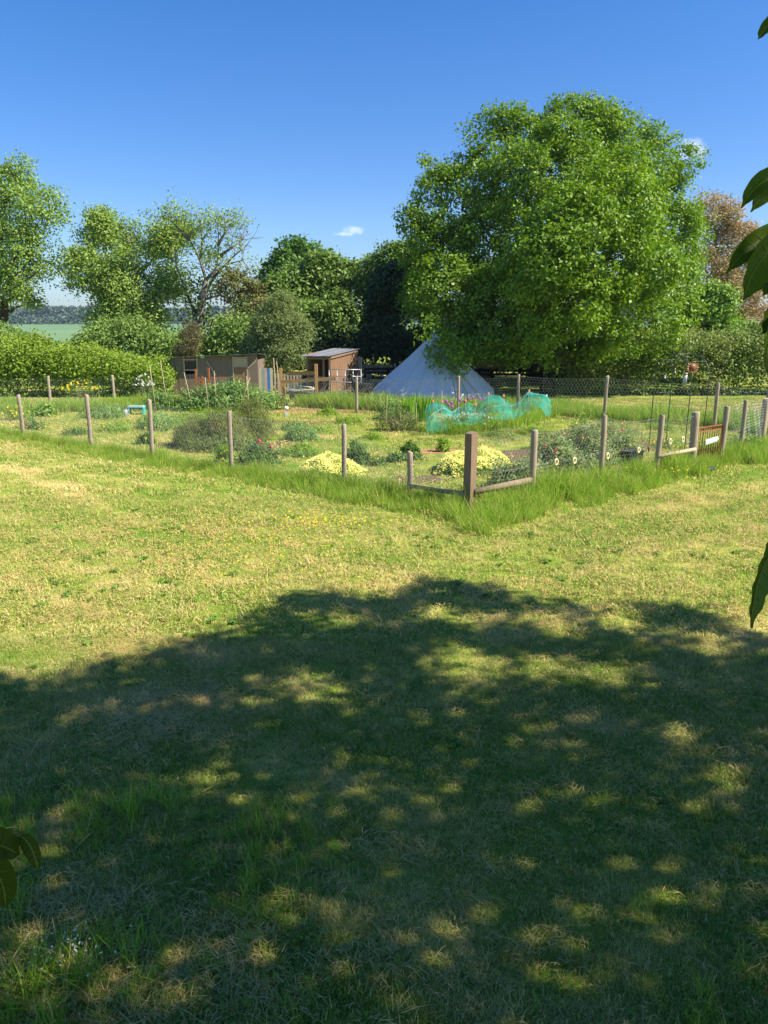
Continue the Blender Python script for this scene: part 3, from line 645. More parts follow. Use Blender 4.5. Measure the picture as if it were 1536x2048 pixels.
tp = np.array([tuple(v) for v in tips]); tp = tp[(rng.random(len(tp)) < np.clip(1.15-(tp[:, 0]-P(400, 600, 43)[0])/3.2, .25, .95))]
C = (tp[:, None]+rng.normal(size=(len(tp), 20, 3))*.22).reshape(-1, 3); LV(C, unit(rng.normal(size=C.shape)+[0, 0, .6]), .15, 'ash', 'crown', t3)
C = np.array([P(px, py, 43) for px, py in zip(rng.normal(395, 17, 1500), rng.uniform(560, 730, 1500))])+rng.normal(size=(1500, 3))*.35
LV(C, unit(rng.normal(size=C.shape)+[.2, -.4, .5]), .17, 'ivy', 'ivy', t3, .8)
tree('hawthorn_tree', 'reddish leaved bushy tree right of the half bare one', T(470, 41), pxlobes([(478, 585, 38, 41), (455, 635, 32, 41), (505, 610, 40, 41), (480, 660, 45, 41)]), M['red'], 420, 30, .22, .16, 1.5, .16, seed=11)
tree('background_oak', 'darker green tree rising highest behind the middle trees', T(590, 54), pxlobes([(590, 520, 36, 54), (560, 550, 40, 54), (625, 545, 45, 54), (600, 585, 60, 54), (655, 540, 22, 54)]), M['backoak'], 520, 28, .33, .27, 3, .3, seed=12)
tree('broad_tree', 'wide mid green tree behind the brown shed', T(660, 47), pxlobes([(680, 585, 56, 47), (615, 590, 55, 47), (650, 560, 45, 47), (715, 600, 50, 47), (560, 610, 50, 46), (690, 650, 60, 45), (620, 655, 55, 45), (740, 575, 45, 47), (735, 545, 26, 47), (520, 620, 42, 46), (755, 640, 40, 46)]), M['mid'], 1700, 30, .30, .22, 2.5, .32, seed=13, shell=.22, inner=.15)
tree('lime_tree', 'lighter crown between the wide tree and the dark yew', T(790, 45), pxlobes([(785, 535, 40, 45), (815, 520, 36, 45), (755, 560, 34, 45), (790, 590, 50, 45), (830, 560, 40, 44)]), M['midb'], 560, 28, .26, .2, 3, .25, seed=14)
tree('yew_tree', 'very dark drooping tree between brown shed and tent', T(785, 40), pxlobes([(790, 580, 46, 40), (765, 640, 46, 40), (815, 640, 55, 39.5), (775, 690, 42, 39.5, .6), (830, 700, 48, 39, .6), (740, 690, 26, 40)]), M['darkleaf'], 900, 34, .25, .19, 1.6, .3, seed=15, shell=.2)
tree('willow_shrub', 'soft grey green feathery willow standing between the two sheds', T(555, 36.2), pxlobes([(560, 655, 50, 36.2), (525, 690, 40, 36.4, .9), (592, 672, 34, 36.2), (560, 618, 34, 36.4), (505, 705, 26, 36.4), (575, 708, 40, 35.6, .6), (548, 735, 30, 35.4, .6)]), M['willow'], 900, 32, .20, .15, .8, .12, asp=.28, seed=16)
tree('small_conifer', 'rusty brown dying conifer between hedge and grey shed', T(378, 37.5), pxlobes([(376, 685, 20, 37.5), (385, 665, 15, 37.5, 1.2), (368, 708, 24, 37.5, .6)]), M['deadconifer'], 200, 30, .15, .10, .4, .07, asp=.25, seed=17, cat='conifer')
tree('copper_tree', 'copper brown leaved tree behind the oak at right', T(1450, 58), pxlobes([(1415, 440, 50, 58), (1450, 440, 36, 58), (1480, 500, 48, 58), (1420, 520, 60, 58), (1520, 560, 45, 58), (1460, 580, 60, 58), (1430, 630, 50, 57, .7), (1510, 620, 45, 57, .6), (1395, 470, 40, 58), (1570, 600, 50, 58)]), M['copperleaf'], 1900, 26, .32, .17, 3.2, .42, bark='palebark', seed=18, shell=.4, inner=.2, wob=.6)
tree('round_shrub', 'bright green round shrub under the copper tree', T(1435, 41), pxlobes([(1435, 625, 42, 41), (1400, 650, 42, 41), (1470, 660, 42, 41), (1440, 680, 48, 40.5, .7), (1420, 600, 24, 41)]), M['shrub'], 700, 30, .25, .17, 1.2, .14, asp=.8, seed=19, cat='shrub')
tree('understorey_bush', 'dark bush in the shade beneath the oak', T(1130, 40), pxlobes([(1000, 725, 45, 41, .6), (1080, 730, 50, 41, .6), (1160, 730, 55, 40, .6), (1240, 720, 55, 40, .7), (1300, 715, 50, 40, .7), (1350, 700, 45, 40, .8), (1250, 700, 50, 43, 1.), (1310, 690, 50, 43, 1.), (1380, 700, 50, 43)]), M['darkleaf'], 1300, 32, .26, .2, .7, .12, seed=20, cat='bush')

# ---- hedges
def hedge(name, label, pxs, d, depth, top, mat, n, leaf, low=0.0, seed=0, wob=.35, cat='hedge', group='hedges round the plot', asp=.6, per=18, clr=.16):
    """pxs: (px, top z) profile along the hedge at distance d"""
    x0, x1 = P(pxs[0][0], 700, d)[0], P(pxs[-1][0], 700, d)[0]; t = empty(name, label, cat, group, loc=((x0+x1)/2, d, 0))
    XS = [P(p[0], 700, d)[0] for p in pxs]; TZ = [p[1] for p in pxs]
    x = rng.uniform(x0, x1, n); a = rng.uniform(-.15, PI*.75, n); top_ = np.interp(x, XS, TZ)*(1+wob*(fbm(x, 0*x+seed, 1.6, seed)-.5)) 
    bl = .8+.4*vn(x*1.3, a*2.5, .6, seed+2); sh = 1-np.abs(rng.normal(size=n))*.13
    y = d - np.cos(a)*depth*.5*bl*sh; z = np.clip(np.sin(np.clip(a, 0, PI))**.55, 0, 1)*top_*bl**.5*sh*np.where(a < 0, 0, 1)+np.where(a < .35, rng.random(n)*top_*.55, 0)
    keep = fbm(x, z+y, .7, seed+7) > .30; x, y, z, a = x[keep], y[keep], z[keep], a[keep]; n = len(x)
    C = np.stack([x, y, np.maximum(z, low+.04)], 1); C = (C[:, None]+rng.normal(size=(n, per, 3))*clr).reshape(-1, 3); C = C[C[:, 2] > low+.02]
    nr = unit(np.array([0, -.45, .55])+rng.normal(size=(len(C), 3))*.6)
    cl_ = np.repeat(rng.random(n), per)[:len(C)]
    LV(C, nr, leaf*(.7+.6*rng.random(len(C))), mat, 'foliage', t, asp, tint=np.clip(cl_*.5+rng.random(len(C))*.5, 0, 1))
    mb = MB(); r2 = random.Random(seed)
    for k in range(int((x1-x0)*1.6)):
        bx = r2.uniform(x0, x1); tz = np.interp(bx, XS, TZ)*.75; mb.tube([(bx, d, -.05), (bx+r2.gauss(0, .15), d+r2.gauss(0, .2), tz*.5), (bx+r2.gauss(0, .3), d+r2.gauss(0, .3), tz)], [.03, .022, .01], 5)
    mb.tube([(x0+(x1-x0)*i/14, d+.12*math.sin(i*2.1), .16+.1*math.sin(i*1.3)) for i in range(15)], .03, 5)
    B(mb, 'stems', 'bark', t); return t
hedge('bramble_hedge', 'bright yellow green bramble bank behind the left end of the garden', [(-160, 2.1), (0, 2.15), (120, 2.0), (220, 1.75), (300, 1.35), (350, 1.0)], 33.5, 3.2, 0, 'bramble', 4200, .12, seed=31, wob=.65)
hedge('field_hedge', 'darker green hedge between bramble bank and crop field', [(-200, 2.6), (20, 2.5), (90, 2.1), (150, 2.0), (210, 2.9), (260, 3.0), (330, 2.8), (400, 2.3), (450, 2.9), (520, 3.2)], 39.5, 2.6, 0, 'mid', 3600, .16, seed=37, wob=.5, clr=.2)
hedge('thorn_hedge', 'sunlit leafy hedge behind the right lawn and arch', [(1090, 2.1), (1180, 2.0), (1300, 2.3), (1400, 2.5), (1480, 2.7), (1640, 3.0)], 34.5, 3.6, 0, 'hedge', 6000, .12, seed=43, wob=.4, clr=.17)
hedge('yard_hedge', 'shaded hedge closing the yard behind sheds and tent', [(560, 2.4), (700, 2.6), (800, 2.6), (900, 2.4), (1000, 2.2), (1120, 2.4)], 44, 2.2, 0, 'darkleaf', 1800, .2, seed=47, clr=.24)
# far wood along the skyline
n = 30000; x = rng.uniform(-720, 420, n); yy = 640+rng.normal(size=n)*14; hh = 8+9*fbm(x, 0*x, 60, 3)+5*vn(x, 0*x, 14, 8)
C = np.stack([x, yy, 4.5+rng.random(n)**.7*hh-1.5], 1)
tag(leafobj('far_wood', C, unit(rng.normal(size=(n, 3))*.6+[.1, -.6, .5]), 3.2, M['far'], None, .8), 'distant dark wood along the skyline beyond the crop field', kind='stuff')
n = 9000; x = rng.uniform(-420, 160, n); yy = 520+rng.normal(size=n)*6; hh = 3+5*fbm(x, 0*x, 30, 13)*(fbm(x, 0*x, 90, 15) > .45)
C = np.stack([x, yy, 2.0+rng.random(n)*hh], 1)
tag(leafobj('far_hedgerow', C, unit(rng.normal(size=(n, 3))*.6+[.1, -.6, .5]), 2.0, M['far'], None, .8), 'distant hedgerow crossing the pale crop field', kind='stuff')

# ---- ground patches
blob('sandy_ground', 760, 765, 4.5, 2.2, 'sand', 'bare sunlit sandy ground of the animal yard', 2)
blob('soil_bed', 1150, 905, 3.2, 1.3, 'soil', 'bare soil under the rose bushes', 3, ang=.6)
blob('soil_bed', 455, 890, 1.7, .8, 'soil', 'bare soil under the smoky fennel', 4)
blob('soil_bed', 620, 952, 1.0, .45, 'soil', 'bare soil in front of the left cream flower patch', 5)
blob('soil_bed', 790, 965, 1.25, .42, 'soil', 'narrow bare soil bed inside the corner posts', 6, ang=.45)
blob('mulch_bed', 885, 903, .75, .42, 'mulch', 'orange wood chip mulch round the small leafy plant', 7)
blob('mulch_bed', 570, 822, 3.6, .8, 'mulch', 'strip of orange wood chips in front of the bean row', 8)
blob('soil_bed', 560, 905, .9, .35, 'soil', 'bare soil beside the pink flowered bush', 9)
blob('soil_bed', 600, 845, 2.2, .4, 'soil', 'bare soil strip behind the smoky fennel', 10)
blob('mulch_bed', 1275, 838, 1.0, .4, 'mulch', 'pale wood chips before the back fence', 11)

def ribbon(name, pts, w, mat, label):
    mb = MB(); V = []; n = 40; rr = random.Random(1)
    for i in range(n+1):
        f = i/n*(len(pts)-1); k = min(int(f), len(pts)-2); p = Vector((*pts[k], 0)).lerp(Vector((*pts[k+1], 0)), f-k); d = Vector((*pts[k+1], 0))-Vector((*pts[k], 0)); s = Vector((-d.y, d.x, 0)).normalized()
        ww = w*(.7+.6*rr.random()); V += [p-s*ww/2+Vector((0, 0, .005)), p+s*ww/2+Vector((0, 0, .005))]
    mb.add(V, [(2*i, 2*i+1, 2*i+3, 2*i+2) for i in range(n)]); o = mb.build(name, M[mat]); tag(o, label, kind='structure')
M['trackm'] = simple('worn_turf', (.50, .38, .22), (.34, .27, .13), 9, .95, .1, coord='World')
#ribbon('worn_track', [trackA, trackB, trackC], .22, 'trackm', 'faint worn wheel track across the left lawn')
# ---- posts and wire fences
def post(mb, x, y, h, r, seed, square=False, lean=(0, 0), rot=0):
    rr = random.Random(seed)
    if square:
        q = Matrix.Rotation(rot, 3, 'Z'); w = r
        V = []; F = []
        for k, z in enumerate((-.1, .3, h*.6, h)):
            for sx, sy in ((-1, -1), (1, -1), (1, 1), (-1, 1)):
                v = q @ Vector((sx*w+rr.gauss(0, .003), sy*w+rr.gauss(0, .003), 0)); V.append((x+v.x+lean[0]*z, y+v.y+lean[1]*z, z+(0.012*sx if k == 3 else 0)))
        for k in range(3):
            for i in range(4): F.append((k*4+i, k*4+(i+1) % 4, (k+1)*4+(i+1) % 4, (k+1)*4+i))
        F.append((12, 13, 14, 15)); mb.add(V, F)
    else:
        zs = [-.1, .25, h*.5, h*.8, h-.015, h]; rs = [r*1.04, r, r*.98, r*1.0, r*.97, r*.86]
        mb.tube([(x+lean[0]*max(z, 0)+rr.gauss(0, .003), y+lean[1]*max(z, 0), z) for z in zs], rs, 12)
def netting(mb, pts, h0, h1, cell, r, seed=0, sag=.02):
    """hexagonal wire mesh hung along a polyline of ground points"""
    rr = random.Random(seed); P2 = [Vector((p[0], p[1], 0)) for p in pts]; Ls = [0]
    for a, b in zip(P2[:-1], P2[1:]): Ls.append(Ls[-1]+(b-a).length)
    hs_ = [p[2] if len(p) > 2 else h1 for p in pts]
    def at(s, z):
        s = min(max(s, 0), Ls[-1]-1e-6); i = max(k for k in range(len(Ls)-1) if Ls[k] <= s); f = (s-Ls[i])/(Ls[i+1]-Ls[i])
        p = P2[i].lerp(P2[i+1], f); top = hs_[i]*(1-f)+hs_[i+1]*f - sag*math.sin(PI*f)*4
        nrm = Vector((-(P2[i+1]-P2[i]).y, (P2[i+1]-P2[i]).x, 0)).normalized(); w = .02*math.sin(s*3+z*5)+.012*math.sin(s*9.1+z*13)
        return Vector((p.x, p.y, h0+(top-h0)*z))+nrm*w*math.sin(PI*f)
    nx_ = int(Ls[-1]/cell); nz = max(2, int((h1-h0)/(cell*.85))); V = []; F = []
    def seg(a, b, rad):
        d = (b-a); 
        if d.length < 1e-5: return
        d.normalize(); u = d.cross(Vector((.3, .5, .8))).normalized(); w = d.cross(u); n0 = len(V)
        for q in (a, b):
            for k in range(3): an = 2*PI*k/3; V.append(q+(u*math.cos(an)+w*math.sin(an))*rad)
        for k in range(3): F.append((n0+k, n0+(k+1) % 3, n0+3+(k+1) % 3, n0+3+k))
    for j in range(nz):
        z0, z1, z2 = j/nz, (j+.33)/nz, (j+1)/nz
        for i in range(nx_):
            s0 = (i+(.5 if j % 2 else 0))*cell; a, b, c = at(s0, z0), at(s0+cell*.5, z1), at(s0+cell, z0); top = at(s0+cell*.5, z2)
            seg(a, b, r); seg(b, c, r); seg(b, top, r)
    for zz in (0.0, .5, 1.0):
        st = [at(k*Ls[-1]/(nx_//4+1), zz) for k in range(nx_//4+2)]
        for a, b in zip(st[:-1], st[1:]): seg(a, b, r*1.5)
    mb.add(V, F)
pxz = lambda px, py, y: P(px, py, y)[2]
def fence(name, label, posts, h0, cell, r, seed, rails=(), group='fences round the vegetable garden', sag=.02):
    """posts: (x, y, height, radius, kind)"""
    t = empty(name, label, 'fence', group, loc=(posts[0][0], posts[0][1], 0))
    for i, (x, y, h, rad, kind) in enumerate(posts):
        if rad <= 0: continue
        mb = MB(); rr = random.Random(seed+i); post(mb, x, y, h, rad, seed+i, kind == 'sq', (rr.gauss(0, .012), rr.gauss(0, .012)), .75)
        B(mb, 'post', 'postdark' if kind == 'sq' else 'post', t)
    for a, b, w, h, m in rails:
        mb = MB(); mb.bar(a, b, w, h) if w != h else mb.tube([a, Vector(a).lerp(Vector(b), .5), b], [w/2, w*.52, w/2], 9); B(mb, 'rail', m, t)
    mb = MB(); netting(mb, [(p[0], p[1]-.0, p[2]-.06) for p in posts], h0, max(p[2] for p in posts)-.06, cell, r, seed, sag); B(mb, 'wire_netting', 'wire', t)
    return t
Lp = []
for px, top, rad in ((820, 903, .052), (688, 848, .045), (463, 822, .048), (305, 799, .05), (183, 789, .05), (48, 789, .05), (-120, 775, .05)):
    x, y = online(px, lf); Lp.append((x, y, pxz(px, top, y), rad, 'rd'))
cx, cy = CORNER; ch = pxz(938, 865, cy)
x820, y820 = Lp[0][:2]
fence('wire_fence', 'left front garden fence of round posts running from the corner post', [(cx-.06, cy+.04, 1.1, 0, '')]+Lp, .05, .085, .0015, 100,
      rails=[((x820, y820-.05, pxz(820, 970, y820)), (cx-.09, cy-.0, pxz(915, 988, cy)), .05, .075, 'post')])
Rp = [(cx, cy, ch, .075, 'sq')]
for px, top, rad in ((1063, 860, .062), (1201, 829, .052), (1311, 829, .055), (1382, 824, .085)):
    x, y = online(px, rf); Rp.append((x, y, pxz(px, top, y), rad, 'rd'))
x1, y1 = Rp[1][:2]; x3, y3 = Rp[3][:2]; x4, y4 = Rp[4][:2]
fence('wire_fence', 'right front garden fence from the square corner post to the gate', Rp, .05, .085, .0023, 140,
      rails=[((cx+.08, cy-.03, pxz(950, 983, cy)), (x1-.05, y1-.09, pxz(1068, 958, y1)), .11, .11, 'rail'), ((x3, y3-.06, pxz(1316, 912, y3)), (x4, y4-.1, pxz(1378, 897, y4)), .08, .08, 'palewood')])
xg, yg = online(1440, rf); x6, y6 = online(1486, rf); y6 += .2
Ep = [(xg, yg, pxz(1440, 812, yg), .06, 'rd'), (x6, y6, pxz(1486, 800, y6), .05, 'rd'), P(1531, 0, 19.6)[:1]+(19.6, pxz(1531, 797, 19.6), .09, 'rd')]
Ep[2] = (P(1533, 800, 19.6)[0], 19.6, pxz(1533, 797, 19.6), .085, 'rd')
fence('wire_fence', 'short fence right of the gate, thick post at its far end', Ep, .05, .09, .0018, 170, sag=.0)
def bp(px, top, d, rad=.05): return (P(px, top, d)[0], d, pxz(px, top, d), rad, 'rd')
fence('wire_fence', 'long back garden fence in front of tent, oak and hedge', [bp(560, 760, 27, 0), bp(632, 748, 26.5, .0), bp(713, 752, 26), bp(823, 753, 25.7, .0), bp(918, 752, 25.5), bp(1039, 749, 25), bp(1214, 752, 23.9, .055), bp(1438, 765, 21.8, .055), bp(1540, 775, 20.3, .05)], .05, .105, .0034, 200, sag=.015)
fence('wire_fence', 'back left garden fence in front of the bramble bank', [bp(-90, 752, 28), bp(95, 752, 28, .055), bp(224, 750, 28, .055), bp(352, 752, 28, .0)], .05, .11, .0015, 230)

# ---- rusty ornamental gate with its sign
t = empty('iron_gate', 'rusty scrolled iron gate in the front fence', 'gate', loc=(x4, y4, 0))
A0 = Vector((x4+.10, y4+.05, 0)); A1 = Vector((xg-.07, yg-.05, 0)); zt0, zt1, zb = .86, .89, .06
u = (A1-A0); Lg = u.length; u.normalize(); nn = Vector((u.y, -u.x, 0))
def gp(s, z): return A0+u*s*Lg+Vector((0, 0, z))
mb = MB()
for z in (zb, .18, .78, .87): mb.bar(gp(0, z), gp(1, z), .012, .018)
for s in (0, 1): mb.bar(gp(s, zb), gp(s, .87), .02, .02)
B(mb, 'gate_frame', 'rustbright', t)
mb = MB()
for k in range(1, 10): mb.tube([gp(k/10, zb), gp(k/10, .87)], .0065, 6)
B(mb, 'bars', 'rust', t)
mb = MB()
def scroll(c, rad, sgn):
    pts = []
    for i in range(15):
        a = i/14*2.6*PI; r_ = rad*(1-.62*i/14); pts.append(c+u*math.cos(a)*r_*sgn+Vector((0, 0, math.sin(a)*r_)))
    mb.tube(pts, .0055, 5)
for k in range(10):
    for z, sg in ((.825, 1), (.12, -1), (.36, 1), (.30, -1)): scroll(gp((k+.5)/10, z), .042, sg*(1 if k % 2 else -1))
B(mb, 'scrollwork', 'rust', t)
sg_ = empty('gate_sign', 'small white curved sign with faint grey lettering tied to the gate', 'sign', loc=gp(.5, .5))
mb = MB(); V = []; F = []
for i in range(9):
    s = i/8
    for z, off in ((-.055, .012), (0, .03), (.055, .012)):
        V.append(gp(.28+.52*s, .535+.04*s+z)+nn*(off+.025))
for i in range(8):
    for j in range(2): F.append((i*3+j, (i+1)*3+j, (i+1)*3+j+1, i*3+j+1))
V2 = [v-nn*.012 for v in V]; nV = len(V); F += [tuple(nV+q for q in f[::-1]) for f in F]
for i in range(8): F += [(i*3, i*3+nV, (i+1)*3+nV, (i+1)*3), (i*3+2, (i+1)*3+2, (i+1)*3+2+nV, i*3+2+nV)]
F += [(0, 1, 1+nV, nV), (1, 2, 2+nV, 1+nV), (24, 24+nV, 25+nV, 25), (25, 25+nV, 26+nV, 26)]
mb.add(V+V2, F); B(mb, 'sign_board', 'white', sg_)
mb = MB(); r2 = random.Random(3)
for i, s in enumerate((.33, .37, .41, .455, .50, .545, .60, .64, .69, .735)):
    c = gp(s, .538+.04*(s-.28)/.52)+nn*.047; q = r2.uniform(-.006, .006); mb.bar(c+Vector((0, 0, -.026)), c+u*q+Vector((0, 0, .026)), .003, .007)
    if i % 3 != 1: mb.bar(c+Vector((0, 0, .02 if i % 2 else -.02)), c+u*.022+Vector((0, 0, .016 if i % 2 else -.016)), .003, .007)
B(mb, 'lettering', 'grey', sg_)
# ---- solar lights by the gate
for px, py, lab in ((1422, 946, 'small solar panel on a spike in front of the gate post'), (1500, 926, 'small solar panel on a spike right of the gate')):
    x, y, _ = G(px, py); t = empty('solar_light', lab, 'solar light', 'small solar panels stuck in the lawn', loc=(x, y, 0))
    q = (Matrix.Rotation(R(18), 3, 'Z') @ Matrix.Rotation(R(38), 3, 'X'))
    mb = MB(); mb.box((x, y, .105), (.135, .10, .012), q); B(mb, 'panel_frame', 'black', t)
    for i in range(2):
        mb = MB(); mb.box(Vector((x, y, .105))+q @ Vector(((i-.5)*.062, 0, .0085)), (.055, .088, .004), q); B(mb, 'solar_cell', 'solar', t)
    mb = MB(); mb.tube([(x, y, -.05), (x, y, .10)], .011, 8); mb.box((x, y+.01, .07), (.04, .03, .04)); B(mb, 'spike', 'black', t)
# ---- rings on the netting
rp_ = [(1107, 924, 1), (1143, 921, 1), (1209, 912, 1), (1270, 900, .9), (1332, 883, 1), (1357, 879, 1)]
labs = ['pale ring hanging on the netting furthest left, before the roses', 'pale ring hanging on the netting, second from the left', 'pale ring hanging just right of the second round post', 'pale ring hanging in front of the black crate', 'pale ring hanging just right of the third round post', 'pale ring hanging on the netting nearest the gate']
for (px, py, s), lab in zip(rp_, labs):
    x, y = online(px, rf); z = pxz(px, py, y-.05); t = empty('hanging_ring', lab, 'ring ornament', 'pale rings hanging on the right front fence', loc=(x, y, z))
    v = Vector((.83, .56, 0)); mb = MB(); c = Vector((x, y-.055, z)); k_ = 20
    pts = [c+v*math.cos(a)*.038*s+Vector((0, 0, math.sin(a)*.052*s)) for a in [2*PI*i/k_ for i in range(k_+1)]]; mb.tube(pts, [.020]*(k_+1), 7, False); B(mb, 'ring', 'ring', t)
    mb = MB(); mb.tube([c+Vector((0, 0, .06)), c+Vector((.005, .03, .11))], .003, 4); B(mb, 'string', 'cane', t)
x, y = online(1291, rf); z = pxz(1291, 897, y)
t = empty('pine_cone', 'dark pine cone hanging on the netting left of the third post', 'pine cone', loc=(x, y, z)); mb = MB()
for k in range(7): mb.lathe((x, y-.05, z-.05+k*.015), [(.004, -.008), (.016+.014*math.sin(PI*(k+1)/8), 0), (.006, .010)], 9)
B(mb, 'cone_scales', 'terra', t)

# ---- garden arch with ornaments
t = empty('garden_arch', 'thin dark green metal garden arch inside the gate', 'arch', loc=(6.55, 17.9, 0))
La = Vector(P(1306, 800, 17.9)); La.z = 0; Ra = Vector(P(1379, 800, 16.9)); Ra.z = 0; dv = Vector((.50, .24, 0))
htop = pxz(1355, 709, 17.3)
def hoop(A_, B_):
    pts = [A_+Vector((0, 0, z)) for z in (-.1, .6, 1.2, htop-.62)]; c = (A_+B_)/2; hw = (B_-A_)/2
    for i in range(1, 12):
        a = PI-PI*i/12; pts.append(c+hw*math.cos(a)+Vector((0, 0, htop-.62+.62*math.sin(a)**.8)))
    pts += [B_+Vector((0, 0, z)) for z in (htop-.62, 1.2, .6, -.1)]; return pts
for o_ in (Vector((0, 0, 0)), dv):
    mb = MB(); mb.tube(hoop(La+o_, Ra+o_), .011, 8); B(mb, 'hoop', 'steel', t)
c = (La+Ra)/2; hw = (Ra-La)/2
for A_, zs in ((La, (.45, 1.42)), (Ra, (.35, 1.12))):
    for z in zs: mb = MB(); mb.tube([A_+Vector((0, 0, z)), A_+dv+Vector((0, 0, z))], .007, 6); B(mb, 'rung', 'steel', t)
for i in (3, 6, 9):
    a = PI-PI*i/12; p = c+hw*math.cos(a)+Vector((0, 0, htop-.62+.62*math.sin(a)**.8)); mb = MB(); mb.tube([p, p+dv], .007, 6); B(mb, 'rung', 'steel', t)
a = PI-PI*3/12; zbar = htop-.20; mb = MB(); mb.tube([c-hw*.8+dv*.5+Vector((0, 0, zbar)), c+hw*.8+dv*.5+Vector((0, 0, zbar))], .006, 6)
B(mb, 'crossbar', 'steel', t)
# sun ornament
dS = 16.95; c = Vector(P(1385, 736, dS)); rS = 9.5*PXM(dS)
t = empty('sun_ornament', 'copper sun face disc with a ray fringe hanging from the arch', 'ornament', loc=c)
qx = Matrix.Rotation(PI/2, 3, 'X')
mb = MB(); mb.lathe(c, [(rS*.82, -.008), (rS*.80, .006), (rS*.4, .02), (0.0, .026)], 20, qx); B(mb, 'disc', 'coppermid', t)
mb = MB(); pts = [c+Vector((math.cos(a), 0, math.sin(a)))*rS*.9 for a in [2*PI*i/24 for i in range(25)]]; mb.tube(pts, .009, 6, False); B(mb, 'rim', 'copper', t)
mb = MB()
for k in range(16):
    a = 2*PI*k/16; d0 = Vector((math.cos(a), 0, math.sin(a))); w = Vector((-math.sin(a), 0, math.cos(a)))
    mb.tube([c+d0*rS*.93, c+d0*rS*1.15+w*.012, c+d0*rS*1.38-w*.004], [.010, .008, .002], 5)
B(mb, 'rays', 'copper', t)
mb = MB(); mb.tube([c+Vector((0, 0, rS)), (c.x, c.y, htop-.1)], .002, 4); B(mb, 'cord', 'steel', t)
# wind chime
dC = 17.2; c = Vector(P(1371, 747, dC)); t = empty('wind_chime', 'wind chime of pale tubes under a round brass cap below the sun', 'wind chime', loc=c)
mb = MB(); mb.lathe(c, [(.055, -.012), (.058, .0), (.045, .014), (.01, .02)], 14); B(mb, 'cap', 'brass', t)
for k in range(5):
    a = 2*PI*k/5; mb = MB(); q = c+Vector((math.cos(a)*.038, math.sin(a)*.038, 0)); ln = .22+.03*k; mb.tube([q+Vector((0, 0, -.03)), q+Vector((0, 0, -ln-.03))], .0085, 8); B(mb, 'chime_tube', 'galv', t)
mb = MB(); mb.tube([c, (c.x, c.y, htop-.06)], .002, 4); B(mb, 'cord', 'steel', t)
# bells
for px, py, dB, s, lab, mt in ((1350, 741, 17.5, 1.0, 'brass bell hanging in the middle of the arch', 'brass'), (1330, 753, 17.9, .75, 'slim white bell hanging at the left side of the arch', 'white')):
    c = Vector(P(px, py, dB)); t = empty('bell', lab, 'bell', 'bells hanging from the arch', loc=c)
    mb = MB(); mb.lathe(c, [(.032*s, -.05*s), (.028*s, -.045*s), (.016*s, -.01*s), (.011*s, .03*s), (.004, .06*s)], 12); B(mb, 'bell_body', mt, t)
    mb = MB(); mb.tube([c+Vector((0, 0, .055*s)), (c.x, c.y, htop-.2)], .0022, 4); B(mb, 'cord', 'steel', t); mb = MB(); mb.lathe(c+Vector((0, 0, -.06*s)), [(.001, -.008), (.009, 0), (.001, .008)], 8); B(mb, 'clapper', 'brass', t)

# ---- bell tent
cT = Vector(P(868, 700, 32.2)); cT.z = 0; RT = 2.62; HT = pxz(868, 663, 32.2)
t = empty('bell_tent', 'pale canvas bell tent in the shade of the oak', 'tent', loc=cT)
mb = MB(); ns = 20; V = []; F = []; prof = [(1.0, .02), (1.0, .30), (.985, .34), (.74, .92), (.48, 1.50), (.24, 2.08), (.09, 2.46), (.03, HT)]; sub = 4
for r_, z in prof:
    for k in range(ns*sub):
        a = 2*PI*k/(ns*sub); f = (k % sub)/sub; sagg = 1-.030*math.sin(PI*f)*(.4+.6*r_)-(.018*math.sin(PI*f) if z > .3 else 0)
        V.append(cT+Vector((RT*r_*sagg*math.cos(a), RT*r_*sagg*math.sin(a), z if z > .34 else z-.0*f)))
K = ns*sub
for i in range(len(prof)-1):
    for k in range(K): F.append((i*K+k, i*K+(k+1) % K, (i+1)*K+(k+1) % K, (i+1)*K+k))
mb.add(V, F, True); B(mb, 'canvas_cone', 'canvas', t)
mb = MB()
for k in range(ns):
    a = 2*PI*k/ns; mb.tube([cT+Vector((RT*r_*1.004*math.cos(a), RT*r_*1.004*math.sin(a), z)) for r_, z in prof[2:]], .012, 5)
B(mb, 'seams', 'canvas', t)
def tp_(a, r_, z): return cT+Vector((RT*r_*1.006*math.cos(a), RT*r_*1.006*math.sin(a), z))
aD = R(-62); mb = MB()
for da in (-.20, 0, .20): mb.tube([tp_(aD+da, 1.0, .03), tp_(aD+da, .985, .34), tp_(aD+da*.75, .74, .92), tp_(aD+da*.25, .48, 1.50)], .014 if da else .020, 5)
B(mb, 'door_zip', 'post', t)
mb = MB()
for k in range(80):
    a0, a1 = 2*PI*k/80, 2*PI*(k+1)/80; v = [cT+Vector((RT*1.008*math.cos(a_), RT*1.008*math.sin(a_), z_)) for a_, z_ in ((a0, .01), (a1, .01), (a1, .09), (a0, .09))]; mb.add(v, [(0, 1, 2, 3)])
B(mb, 'mud_hem', 'roofgrey', t)
mb = MB(); mb.lathe(cT+Vector((0, 0, HT-.05)), [(.09, 0), (.07, .06), (.02, .12), (.012, .2)], 12); B(mb, 'peak_cap', 'canvas', t)
for k in range(ns):
    mb = MB(); a = 2*PI*k/ns+.0; p0 = cT+Vector((RT*.985*math.cos(a), RT*.985*math.sin(a), .36)); p1 = cT+Vector(((RT+.75)*math.cos(a), (RT+.75)*math.sin(a), .02)); mb.tube([p0, p1], .005, 4)
    mb.tube([p1+Vector((0, 0, -.06)), p1+Vector((.02*math.cos(a), .02*math.sin(a), .1))], .009, 5); mb.tube([p1, p1+Vector((.004, 0, .01))], .006, 4); B(mb, 'guy_rope', 'cane', t)

